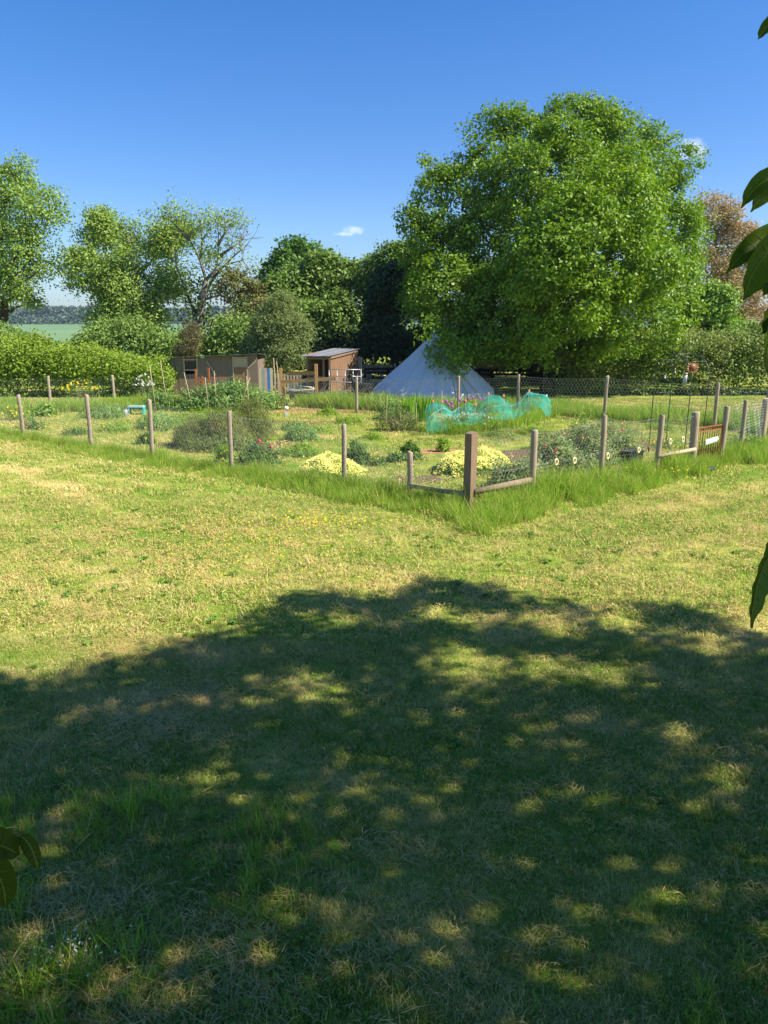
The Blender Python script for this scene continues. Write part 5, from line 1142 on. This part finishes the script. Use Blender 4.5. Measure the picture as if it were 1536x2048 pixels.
bush('white_umbel_plant', 'white flowered cow parsley in front of the bramble bank', 288, 800, .9, 1.05, 'bluegr', 90, .06, 'plant', None, .3, 6, .05, along=(0, 0, 1), seed=47, fl=[('whitefl', 26, .06, .6, 'blooms')], stems=14)
bush('daisy_clump', 'white and yellow daisies in the grass behind the timber rails', 672, 806, 1.7, .50, 'tall' if False else 'limeg', 120, .07, 'plant', None, .2, 6, .05, along=(0, 0, 1), seed=48, fl=[('whitefl', 20, .035, .6, 'blooms'), ('yellowfl', 12, .035, .6, 'yellow_blooms')])
# potted plant
x, y, _ = G(1166, 866); t = empty('potted_plant', 'small green plant in a black pot behind the roses', 'potted plant', loc=(x, y, 0)); mb = MB(); mb.lathe((x, y, 0), [(.07, 0), (.095, .17), (.105, .17), (.105, .20), (.09, .20), (.085, .15)], 14); B(mb, 'pot', 'black', t)
C = np.array([x, y, .34])+rng.normal(size=(260, 3))*[.12, .12, .14]; LV(C, unit(rng.normal(size=C.shape)+[0, 0, .5]), .075, 'shrub', 'foliage', t, .35)
mb = MB()
for k in range(6): mb.tube([(x, y, .15), (x+r2.gauss(0, .08), y+r2.gauss(0, .08), .5)], .004, 4)
B(mb, 'stems', 'twig', t)
# black crate
x, y, _ = G(1262, 930); t = empty('black_crate', 'black plastic crate standing behind the netting', 'crate', loc=(x, y, 0)); mb = MB()
q = Matrix.Rotation(.5, 3, 'Z'); W_, D_, H_ = .36, .28, .30
for sx, sy, w, d in ((0, -1, W_, .015), (0, 1, W_, .015), (-1, 0, .015, D_), (1, 0, .015, D_)):
    for kz in range(3): mb.box(Vector((x, y, 0))+q @ Vector((sx*W_/2, sy*D_/2, .06+kz*.10)), (w+.015, d, .07), q)
    for kk in (-1, 0, 1): mb.box(Vector((x, y, 0))+q @ Vector((sx*(W_/2+.009)+(0 if sx else kk*W_*.45), sy*(D_/2+.009)+(0 if sy else kk*D_*.45), .15)), (.022, .022, .30), q)
mb.box((x, y, .02), (W_, D_, .02), q); B(mb, 'crate_slats', 'black', t)
mb = MB(); mb.box(Vector((x, y, .315)), (W_+.05, D_+.05, .022), q); mb.box(Vector((x, y, .30)), (W_-.02, D_-.02, .012), q); B(mb, 'lid', 'black', t)
# teal stool and watering can
x, y, _ = G(274, 829); t = empty('garden_stool', 'teal kneeler stool on the grass at the left bed', 'stool', loc=(x, y, 0)); s_w = 32*PXM(y)/2; mb = MB(); mb.box((x, y, .27), (s_w*2, .26, .035)); mb.box((x, y, .295), (s_w*1.9, .24, .02)); B(mb, 'seat', 'palegreen', t)
for sx in (-1, 1):
    mb = MB(); mb.box((x+sx*s_w*.93, y, .13), (.045, .24, .26), Matrix.Rotation(sx*.05, 3, 'Y')); B(mb, 'leg', 'teal', t)
mb = MB(); mb.box((x, y+.05, .2), (s_w*1.8, .03, .06)); B(mb, 'crossbar', 'teal', t)
x, y, _ = G(251, 831); t = empty('watering_can', 'pale grey watering can beside the teal stool', 'watering can', loc=(x, y, 0)); mb = MB(); mb.lathe((x, y, 0), [(.085, 0), (.09, .02), (.09, .18), (.075, .2), (.05, .2)], 16); B(mb, 'can_body', 'galv', t)
mb = MB(); mb.tube([(x-.08, y, .05), (x-.16, y, .14), (x-.2, y, .22)], [.02, .014, .012], 8); mb.lathe((x-.205, y, .225), [(.012, -.01), (.035, .02), (.03, .025)], 10, Matrix.Rotation(-.6, 3, 'Y')); B(mb, 'spout', 'galv', t)
mb = MB(); mb.tube([(x+.08, y, .05), (x+.15, y, .12), (x+.12, y, .22), (x+.03, y, .25), (x-.05, y, .2)], .010, 6); B(mb, 'handle', 'galv', t)
# garden ornaments along the bean row
def sol(c, rx, rz, name, m_, t, seg=14):
    mb = MB(); mb.lathe(c, [(max(rx*math.cos(a), .0005), rz*math.sin(a)) for a in [-PI/2+PI*i/8 for i in range(9)]], seg); return B(mb, name, m_, t)
M['gglass'] = simple('green_glass', (.0, .55, .10), (.0, .65, .2), rough=.15, spec=.8); M['oglass'] = simple('orange_glass', (.9, .30, .04), (.9, .55, .08), 14, .15, .8)
for px, py, r_, m_, lab in ((467, 817, .085, 'gglass', 'green glass ball on a short stake at the bean row'), (534, 813, .095, 'oglass', 'orange glass ball on a short stake at the bean row'), (573, 819, .085, 'white', 'white dome ornament on the wood chips')):
    x, y, _ = G(px, py+6); t = empty('garden_ornament', lab, 'garden ornament', 'small ornaments along the bean row', loc=(x, y, 0)); sol((x, y, .16), r_, r_*(.75 if m_ == 'white' else 1.2), 'ball', m_, t); mb = MB(); mb.tube([(x, y, -.05), (x, y, .12)], .012, 6); B(mb, 'stake', 'cane', t)
x, y, _ = G(573, 835); t = empty('plant_label', 'white plant label standing in the grass before the ornaments', 'plant label', loc=(x, y, 0)); mb = MB(); mb.box((x, y, .10), (.07, .006, .16)); mb.box((x, y, .02), (.02, .006, .08)); B(mb, 'label_tag', 'white', t)
# bean row with canes
bush('bean_row', 'long tall blue green row of beans and peas below the sheds', 445, 824, 4.3, .88, 'bluegr', 1500, .10, 'bean row', None, .4, 9, .09, dep=1.5, along=(0, 0, .7), seed=50, stems=60, stemmat='limestem' if False else 'cane', bumpy=.5)
bush('bean_row', 'low blue green end of the bean row behind the stool', 318, 822, 1.3, .62, 'bluegr', 330, .09, 'bean row', None, .4, 8, .07, dep=.8, along=(0, 0, .7), seed=51, bumpy=.5)
def cane(a, b, r_=.009, lab=None, grp=None, m_='cane', nm='bamboo_cane', cat='cane'):
    t = MB(); A_, B_ = Vector(a), Vector(b); mid = (A_+B_)/2+Vector((r2.gauss(0, .012), 0, 0)); t.tube([A_, mid, B_], [r_, r_*.95, r_*.8], 6); l = A_.copy()
    t.v = [(v[0]-l.x, v[1]-l.y, v[2]-l.z) for v in t.v]; o = t.build(nm, M[m_], None, l); return tag(o, lab, cat, grp)
for i, (pa, ya, pb_, yb, d) in enumerate(((311, 805, 299, 730, 26.2), (335, 790, 321, 722, 26.6), (385, 800, 368, 745, 26.4), (418, 800, 410, 755, 26.1), (432, 798, 428, 742, 26.4), (498, 798, 493, 752, 26.2), (475, 785, 500, 755, 26.3), (553, 770, 547, 716, 27.4), (562, 770, 553, 722, 27.4))):
    a = P(pa, ya, d); a = (a[0], a[1], 0); b = P(pb_, yb, d)
    cane(a, b, .016, ['leaning pole furthest left in the bean row', 'second leaning pole from the left in the bean row', 'pole leaning left in front of the shed window', 'short pole below the shed wall', 'upright pole left of the shed middle', 'upright pole in front of the shed door', 'pole slanting right before the shed door', 'tall pole right of the grey shed, left one of two', 'tall pole right of the grey shed, right one of two'][i], 'poles standing in the bean row')
# red frame in front of the shed
t = empty('red_frame', 'rusty red metal frame standing before the grey shed', 'frame', loc=P(408, 770, 30.5)[:2]+(0,)); mb = MB()
for px, tp in ((391, 738), (417, 736), (404, 752)): x, y, z = P(px, tp, 30.5); mb.box((x, y, z/2), (.07, .07, z))
mb.bar(P(388, 756, 30.5), P(452, 755, 30.5), .04, .05); mb.bar(P(388, 764, 30.5), P(420, 766, 30.5), .04, .05); B(mb, 'frame_bars', 'rustbright', t)
# pea plants with canes, iris clump, alliums
bush('pea_plant', 'wiry pea plants climbing canes left of the teal netting', 800, 864, 1.5, .62, 'willow', 520, .07, 'pea plants', None, .22, 8, .05, dep=.8, along=(.2, 0, .9), seed=52, stems=50, stemmat='cane')
bush('pea_plant', 'taller bushy pea plants behind the wiry ones', 790, 842, 1.3, .62, 'bluegr', 380, .07, 'pea plants', None, .4, 8, .05, dep=.8, seed=53)
for i, (pa, ya, pb_, yb) in enumerate(((773, 862, 775, 790), (735, 818, 745, 785), (763, 835, 761, 788), (834, 862, 832, 805), (795, 830, 797, 800))):
    a = G(pa, ya+4); cane(a, P(pb_, yb, a[1]), .010, ['thin cane standing furthest forward at the pea plants', 'short cane leaning right at the left of the pea plants', 'cane directly behind the foremost pea cane', 'cane at the right end of the pea plants', 'short cane in the middle of the pea plants'][i], 'canes among the pea plants')
def spears(name, label, px, py, w, dep, h, n, mat, cat, bw=.05, lean=.25, seed=0):
    x, y, _ = G(px, py); y += dep/2; t = empty(name, label, cat, loc=(x, y, 0)); V = []; F = []; T_ = []
    for k in range(n):
        a, r_ = rng.random()*2*PI, rng.random()**.5; bx, by = r_*math.cos(a)*w/2*.8, r_*math.sin(a)*dep/2; hh = h*(.65+.45*rng.random())*(1-.25*r_); lx = lean*hh*(bx/(w/2)*.9+rng.normal()*.3); ly = lean*hh*rng.normal()*.4; q = rng.random()*PI; px_, py_ = math.cos(q), math.sin(q); b = len(V); ww = bw*(.7+.6*rng.random())/2
        for z, f, wk in ((0, 0, .6), (hh*.35, .15, 1), (hh*.7, .5, .85), (hh*.97, 1, .08)): V += [(bx+lx*f-px_*ww*wk, by+ly*f-py_*ww*wk, z), (bx+lx*f+px_*ww*wk, by+ly*f+py_*ww*wk, z)]
        for j in range(3): F.append((b+2*j, b+2*j+1, b+2*j+3, b+2*j+2))
        T_ += [rng.random()]*3
    link(npmesh('leaves', np.array(V), np.array(F), np.array(T_)), 'leaves', M[mat], t); return t
spears('iris_clump', 'bright green clump of sword leaves in front of the tent', 836, 845, 1.15, .7, 1.0, 210, 'iris', 'iris')
for i, (px, py) in enumerate(((892, 803), (903, 806), (904, 814), (919, 800), (929, 803), (945, 795), (959, 797), (969, 798), (936, 797), (897, 809))):
    d = 22.2+.25*(i % 3); c = np.array(P(px, py, d)); t = empty('allium', ['purple globe allium furthest left', 'purple globe allium, upper of the left cluster', 'purple globe allium, lowest of the left cluster', 'purple globe allium left of the middle cane', 'small purple allium right of the middle cane', 'purple globe allium highest in the row', 'purple globe allium second from the right', 'purple globe allium furthest right', 'small purple allium between the middle ones', 'small purple allium low in the left cluster'][i], 'allium', 'purple alliums above the teal netting', loc=(c[0], c[1], 0))
    rr_ = .060 if i not in (4, 8, 9) else .042; dd_ = sph(130); LV(c+dd_*rr_*(.8+.25*rng.random((130, 1))), dd_, .03, 'allium', 'flower_head', t, .5)
    mb = MB(); mb.tube([(c[0]+r2.gauss(0, .04), c[1], 0), (c[0], c[1], c[2]*.5), tuple(c)], .006, 5); B(mb, 'stem', 'bushg', t)
# teal netting draped over canes
CN = [(866, 803, 21.4), (884, 803, 20.6), (931, 801, 21.6), (951, 809, 20.6), (977, 787, 21.6), (1007, 791, 20.8), (1058, 781, 21.8), (1093, 791, 21.3)]
cl = ['cane with a clay pot at the far left of the netting', 'cane with a clay pot, second from the left of the netting', 'cane with a clay pot among the alliums', 'slanting cane with a clay pot right of the alliums', 'cane with a clay pot at the first high point of the netting', 'leaning cane with a clay pot before the netting middle', 'cane with a clay pot at the highest point of the netting', 'cane with a white cap at the right end of the netting']
for i, (px, py, d) in enumerate(CN):
    tpv = Vector(P(px, py, d)); ft = Vector((tpv.x+(.14 if i in (5,) else r2.gauss(0, .04)), tpv.y-(.1 if i in (1, 5) else 0), 0)); up = .30 if i == 1 else .14 if i in (3,) else .03
    dirn = (tpv-ft).normalized(); cane(ft, tpv+dirn*up, .009, cl[i].replace('cane with', 'cane under'), 'canes holding up the teal netting')
    t = empty('plant_pot', cl[i].split(' with a ')[1].replace('clay pot', 'small clay pot capping the cane').replace('white cap', 'small white cap on the cane') + ('' if i not in (1, 5) else ''), 'plant pot', 'pots capping the netting canes', loc=tpv)
    t['label'] = ['small clay pot capping the cane furthest left', 'small clay pot on the second cane from the left', 'small clay pot among the purple alliums', 'small clay pot low and right of the alliums', 'small clay pot on the first high point of the netting', 'small clay pot on the leaning cane before the netting', 'small clay pot at the highest point of the netting', 'small white cap at the right end of the netting'][i]
    mb = MB(); s = .8 if i != 7 else .6; mb.lathe(tpv, [(.042*s, -.05*s), (.046*s, -.05*s), (.046*s, -.03*s), (.040*s, -.028*s), (.028*s, .042*s), (.001, .045*s)], 14); B(mb, 'pot_shell', 'terra' if i != 7 else 'white', t)
t = empty('garden_netting', 'teal green netting draped over canes and grass', 'netting', loc=(G(970, 850)[0], 21, 0))
# ridge heights along the cage and front hem line
RX = [850, 866, 884, 905, 915, 935, 951, 977, 1000, 1020, 1035, 1058, 1075, 1096, 1101]
RZ = [815, 803, 803, 822, 818, 803, 809, 787, 790, 804, 802, 781, 786, 792, 800]
HX = [850, 870, 892, 900, 930, 960, 990, 1010, 1024, 1045, 1065, 1080, 1090, 1096, 1101]
HY = [866, 866, 866, 846, 850, 846, 838, 838, 838, 830, 815, 818, 832, 833, 826]
nu, nv = 96, 26; V = []; 
for iu in range(nu):
    px = 850+251*iu/(nu-1); rz_ = np.interp(px, RX, RZ); hz_ = np.interp(px, HX, HY); dr = 21.3; df = 20.3-.9*(1-iu/(nu-1))
    top = Vector(P(px, rz_, dr)); hem = Vector(P(px+2, hz_, df)); bk = Vector((top.x, 22.3, max(top.z*.55, .2)))
    for iv in range(nv):
        f = iv/(nv-1)
        if f < .3: p = bk.lerp(top, f/.3)
        else:
            g = (f-.3)/.7; p = top.lerp(hem, g); p.z -= .10*math.sin(PI*g)*(.4+.6*abs(math.sin(px*.05)))
            p.y += -.10*math.sin(PI*g)+.09*(vn(px*.12, g*2, 1, 5)-.5)+.10*(vn(px*.33+g*3, g*3, 1, 6)-.5)+.06*(vn(px*.9, g*1.5, 1, 7)-.5)
        p.z += .07*(vn(px*.2+f*4, f*4, 1, 8)-.5)+.04*(vn(px*.7, f*9, 1, 9)-.5); V.append(p)
F = [(i*nv+j, (i+1)*nv+j, (i+1)*nv+j+1, i*nv+j+1) for i in range(nu-1) for j in range(nv-1)]
mb = MB(); mb.add(V, F, True); o = B(mb, 'net_sheet', 'net', t)
mb = MB()
for q in range(2):
    pts = [V[i*nv+int(np.clip(8+4*q+3*math.sin(i*.12+q*2), 7, nv-1))] for i in range(0, nu, 3)]
    l = t.location; mb.tube([Vector(p)+Vector((l.x*0, -.01, .005)) for p in pts], .004, 4)
mb.v = [(v[0], v[1], v[2]) for v in mb.v]; B(mb, 'gathered_folds', 'palegreen', t)
bush('netted_crop', 'white flowering crop growing under the teal netting', 935, 862, 2.1, .52, 'willow', 330, .06, 'plant', None, .3, 7, .05, dep=.9, seed=60, fl=[('whitefl', 90, .035, .3, 'blooms')])
# small yellow buttercups on the lawn: stuff
def dots(name, label, c, sx, sy, n, mat, z=.05, size=.022):
    P_ = np.stack([rng.normal(c[0], sx, n), rng.normal(c[1], sy, n), z+rng.random(n)*z], 1); Cp = (P_[:, None]+rng.normal(size=(n, 3, 3))*size*.2).reshape(-1, 3)
    tag(leafobj(name, Cp, unit(rng.normal(size=Cp.shape)*.4+[0, -.2, 1]), size, M[mat], None, .9), label, kind='stuff')
dots('buttercups', 'tiny yellow buttercups scattered on the mown lawn', G(560, 1090), 1.0, 1.0, 260, 'yellowfl', .04, .020)
dots('buttercups', 'yellow buttercups at the edge of the long grass', G(650, 1052), .5, .2, 120, 'yellowfl', .06, .022)
dots('buttercups', 'yellow flowers in the long grass before the gate', G(1330, 965), .7, .3, 46, 'yellowfl', .16, .03)
dots('buttercups', 'yellow flowers inside the left end of the garden', G(130, 860), 1.5, .5, 60, 'yellowfl', .10, .04)
dots('daisies', 'pale daisies in the grass inside the garden', G(780, 960), 1.0, .5, 130, 'whitefl', .04, .018)
dots('cow_parsley_heads', 'white umbels in the dark grass at the bottom left corner', G(150, 1935), .10, .07, 60, 'whitefl', .08, .010)

# ================================================================== shade tree (stands right of and behind the viewer)
bd = [(-900, 1300), (-300, 1330), (0, 1335), (60, 1345), (130, 1372), (180, 1315), (260, 1300), (330, 1285), (450, 1250), (520, 1215), (600, 1160), (700, 1185), (790, 1190), (850, 1150), (950, 1160), (1060, 1190), (1130, 1195), (1200, 1225), (1260, 1195), (1400, 1215), (1536, 1260), (1800, 1220), (2400, 1200)]
bx = np.array([G(*p)[0] for p in bd]); by = np.array([G(*p)[1] for p in bd])
n = 19000; gx = rng.uniform(-7.5, 11, n); gy = rng.uniform(-3.5, 9.6, n)
lim = np.interp(gx, bx, by); keep = gy < lim-.12-.25*rng.random(n)
# openings that let sun flecks through
gapn = fbm(gx, gy, .85, 91); k_ = .96-.36*np.clip((gy-5.0)/3.5, 0, 1)-.04*np.clip(gx/4, 0, 1); keep &= gapn < k_
fl = [(430, 1400, .20), (600, 1375, .22), (520, 1445, .14), (610, 1580, .22), (600, 1650, .12), (1062, 1590, .26), (1340, 1462, .24), (930, 1330, .34), (1080, 1335, .24), (1110, 1250, .30), (1240, 1245, .3), (1100, 1440, .20), (770, 1830, .16), (90, 1655, .13), (1400, 1610, .16), (720, 1400, .14), (1500, 1500, .16), (860, 1225, .25), (960, 1245, .22), (1420, 1290, .25), (1300, 1880 - 160, .10), (1500, 1810, .12), (1380, 1890, .10), (0, 1670, .12), (690, 1240, .2), (400, 1530, .14), (1530, 1580, .2), (940, 1385, .15), (1210, 1350, .22), (1490, 1245, .3)]
for px, py, r_ in fl:
    c = G(px, py); keep &= (gx-c[0])**2+((gy-c[1])*.8)**2 > ((r_*.22+.075) if py > 1390 else (r_*.7+.10))**2
gx, gy = gx[keep], gy[keep]; n = len(gx); th = np.clip(6.0+1.8*fbm(gx, gy, 2.6, 55)*1.3+rng.normal(size=n)*.3, 5.8, 8.8)
hsun = 1/math.tan(SUN_EL); CX = gx+math.cos(SUN_AZ)*th*hsun; CY = gy+math.sin(SUN_AZ)*th*hsun; CC = np.stack([CX, CY, th], 1)
vis = (CY > .2) & (np.abs(CX) < .62*CY) & ((th-3) < .45*CY); CC = CC[~vis]; print('canopy clusters', len(CC), 'dropped', vis.sum())
per = 11; TC = np.array([9.6, 3.2, 0.])
Cl = (CC[:, None]+rng.normal(size=(len(CC), per, 3))*[.12, .12, .10]).reshape(-1, 3)
t = empty('shade_tree', 'broad leaved tree whose drooping leaves hang in at the right edge', 'tree', loc=tuple(TC))
leafobj('crown', Cl-TC, unit(rng.normal(size=Cl.shape)*.45+np.array(sdir)*.6+[0, 0, .4]), .145*(.7+.5*rng.random(len(Cl))), M['canopy'], t, .5)
mb = MB(); tg = []
for k in range(16): tg.append(CC[rng.integers(len(CC))]-TC-[0, 0, .3])
limbs(mb, (0, 0, 0), 3.2, .26, tg, 77); mb.build('trunk', M['bark'], t)
# individually modelled near leaves
def nearleaf(base, mid, tip, w, nrm, nL=18):
    base, mid, tip, nrm = Vector(base), Vector(mid), Vector(tip), Vector(nrm).normalized(); V = []; F = []; L = (mid-base).length+(tip-mid).length
    ctl = mid*2-(base+tip)/2
    for i in range(nL+1):
        f = i/nL; c = base*(1-f)**2+ctl*2*f*(1-f)+tip*f*f; d = (ctl-base)*(1-f)+(tip-ctl)*f; u = d.normalized(); s = u.cross(nrm).normalized(); nn_ = s.cross(u).normalized()
        wd = w*.5*math.sin(PI*min(f, .999)**.92)**.62
        if f > .88: wd *= .35+.65*(1-f)/.12
        wd = max(wd, .0007)
        for j, q in enumerate((-1, -.66, -.33, 0, .33, .66, 1)): V.append(c+s*wd*q+nn_*(abs(q)**1.4*wd*.42+.0016*math.sin(f*34+q)*abs(q))-nn_*(.0012 if q == 0 else 0))
    for i in range(nL):
        for j in range(6): F.append((i*7+j, i*7+j+1, (i+1)*7+j+1, (i+1)*7+j))
    return V, F
M['vein'] = leafmat('leaf_vein', (.26, .34, .06), (.28, .36, .08), transl=.3)
def spray(leaves, parent, mat):
    for (b, m_, tp, w, nr) in leaves:
        mb = MB(); V, F = nearleaf(b, m_, tp, w, nr); mb.add(V, F, True); V2 = [v-Vector(nr).normalized()*.0009 for v in V]; mb.add(V2, [f[::-1] for f in F], True); lf_ = B(mb, 'leaf', mat, parent)
        mid_ = [V[i*7+3]+Vector(nr).normalized()*.0012 for i in range(0, 19, 2)]; mb = MB(); mb.tube(mid_, [.0012]*9+[.0004], 5)
        for i in range(3, 16, 2):
            for e in (0, 6): mb.tube([V[i*7+3]+Vector(nr).normalized()*.0008, V[(i+1)*7+(1 if e == 0 else 5)]+Vector(nr).normalized()*.0007], [.0006, .0003], 3, False)
        l = parent.location; mb.v = [(v[0]-l.x, v[1]-l.y, v[2]-l.z) for v in mb.v]; mb.build('vein', M['vein'], lf_)
L = lambda px, py, d=1.25: P(px, py, d)
near = [(L(1610, 350, 1.3), L(1532, 360, 1.26), L(1483, 416, 1.22), .032, (.2, -.9, .5)), (L(1610, 366, 1.31), L(1545, 378, 1.27), L(1502, 424, 1.25), .030, (.25, -.9, .3)),
        (L(1620, 462, 1.26), L(1526, 480, 1.22), L(1453, 546, 1.18), .038, (.35, -.75, .55)), (L(1600, 452, 1.22), L(1522, 520, 1.19), L(1488, 598, 1.16), .054, (.45, -.85, .25)),
        (L(1600, 545, 1.26), L(1534, 562, 1.22), L(1487, 600, 1.2), .021, (.1, -.6, .8)), (L(1566, 548, 1.3), L(1540, 566, 1.28), L(1527, 592, 1.26), .022, (.1, -.9, .3)),
        (L(1580, 600, 1.2), L(1543, 630, 1.18), L(1526, 668, 1.16), .034, (.3, -.9, .2)), (L(1580, 610, 1.18), L(1541, 672, 1.16), L(1534, 745, 1.14), .050, (.5, -.85, .1)),
        (L(1570, 20, 1.3), L(1536, 50, 1.27), L(1517, 78, 1.25), .018, (.1, -.8, .5)),
        (L(1590, 1040, 1.1), L(1524, 1140, 1.07), L(1503, 1256, 1.05), .046, (.5, -.85, .15)), (L(1590, 1070, 1.15), L(1552, 1090, 1.13), L(1531, 1125, 1.12), .03, (.3, -.6, .6))]
spray(near, t, 'nearleaf')
for pts in ([(1760, 260, 1.5), (1660, 320, 1.35), (1608, 358, 1.3)], [(1760, 400, 1.5), (1660, 440, 1.3), (1612, 456, 1.24), (1600, 540, 1.28)], [(1800, 500, 1.5), (1660, 560, 1.25), (1582, 602, 1.19)], [(1760, -40, 1.5), (1640, -10, 1.35), (1568, 22, 1.3)], [(1800, 940, 1.3), (1660, 1000, 1.15), (1592, 1048, 1.1)]):
    pts = [Vector(P(*q)) for q in pts]; mb = MB(); mb.tube([pts[0]+Vector((.8, -.3, .9)), pts[0]]+pts[1:], [.012]+[.008]*(len(pts)-1)+[.003], 6); B(mb, 'twig', 'twig', t)
# low sapling at the left edge
sx_, sy_ = -1.25, .75; t = empty('sapling', 'dark leaves of a sapling poking in at the left edge', 'sapling', loc=(sx_, sy_, 0))
lv = [(L(-70, 1700, 1.0), L(-10, 1690, 1.0), L(38, 1710, 1.02), .050, (.0, -.5, .9)), (L(40, 1672, 1.02), L(62, 1695, 1.01), L(76, 1740, 1.0), .024, (.3, -.8, .4)), (L(-60, 1700, 1.05), L(-6, 1745, 1.03), L(12, 1815, 1.02), .058, (.2, -.9, .3))]
spray(lv, t, 'canopy')
mb = MB(); e = Vector(P(-60, 1710, 1.02)); mb.tube([(sx_, sy_, -.05), (sx_+.05, sy_, 1.0), (sx_, sy_+.02, 1.8), (e.x-.25, e.y-.05, e.z+.05), e], [.02, .016, .012, .008, .005], 7); B(mb, 'stem', 'twig', t)

# ---- faint summer haze over the far fields
m, t_, o_ = newmat('haze_air'); pv = N(t_, 'ShaderNodeVolumePrincipled'); pv.inputs['Color'].default_value = (.72, .82, 1, 1); pv.inputs['Density'].default_value = .00022; pv.inputs['Anisotropy'].default_value = .3
t_.links.new(pv.outputs[0], o_.inputs['Volume'])
mb = MB(); mb.box((0, 1250, 18), (3400, 2750, 50)); hz_ = mb.build('haze', m); tag(hz_, 'faint blue summer haze over the far fields', kind='stuff')
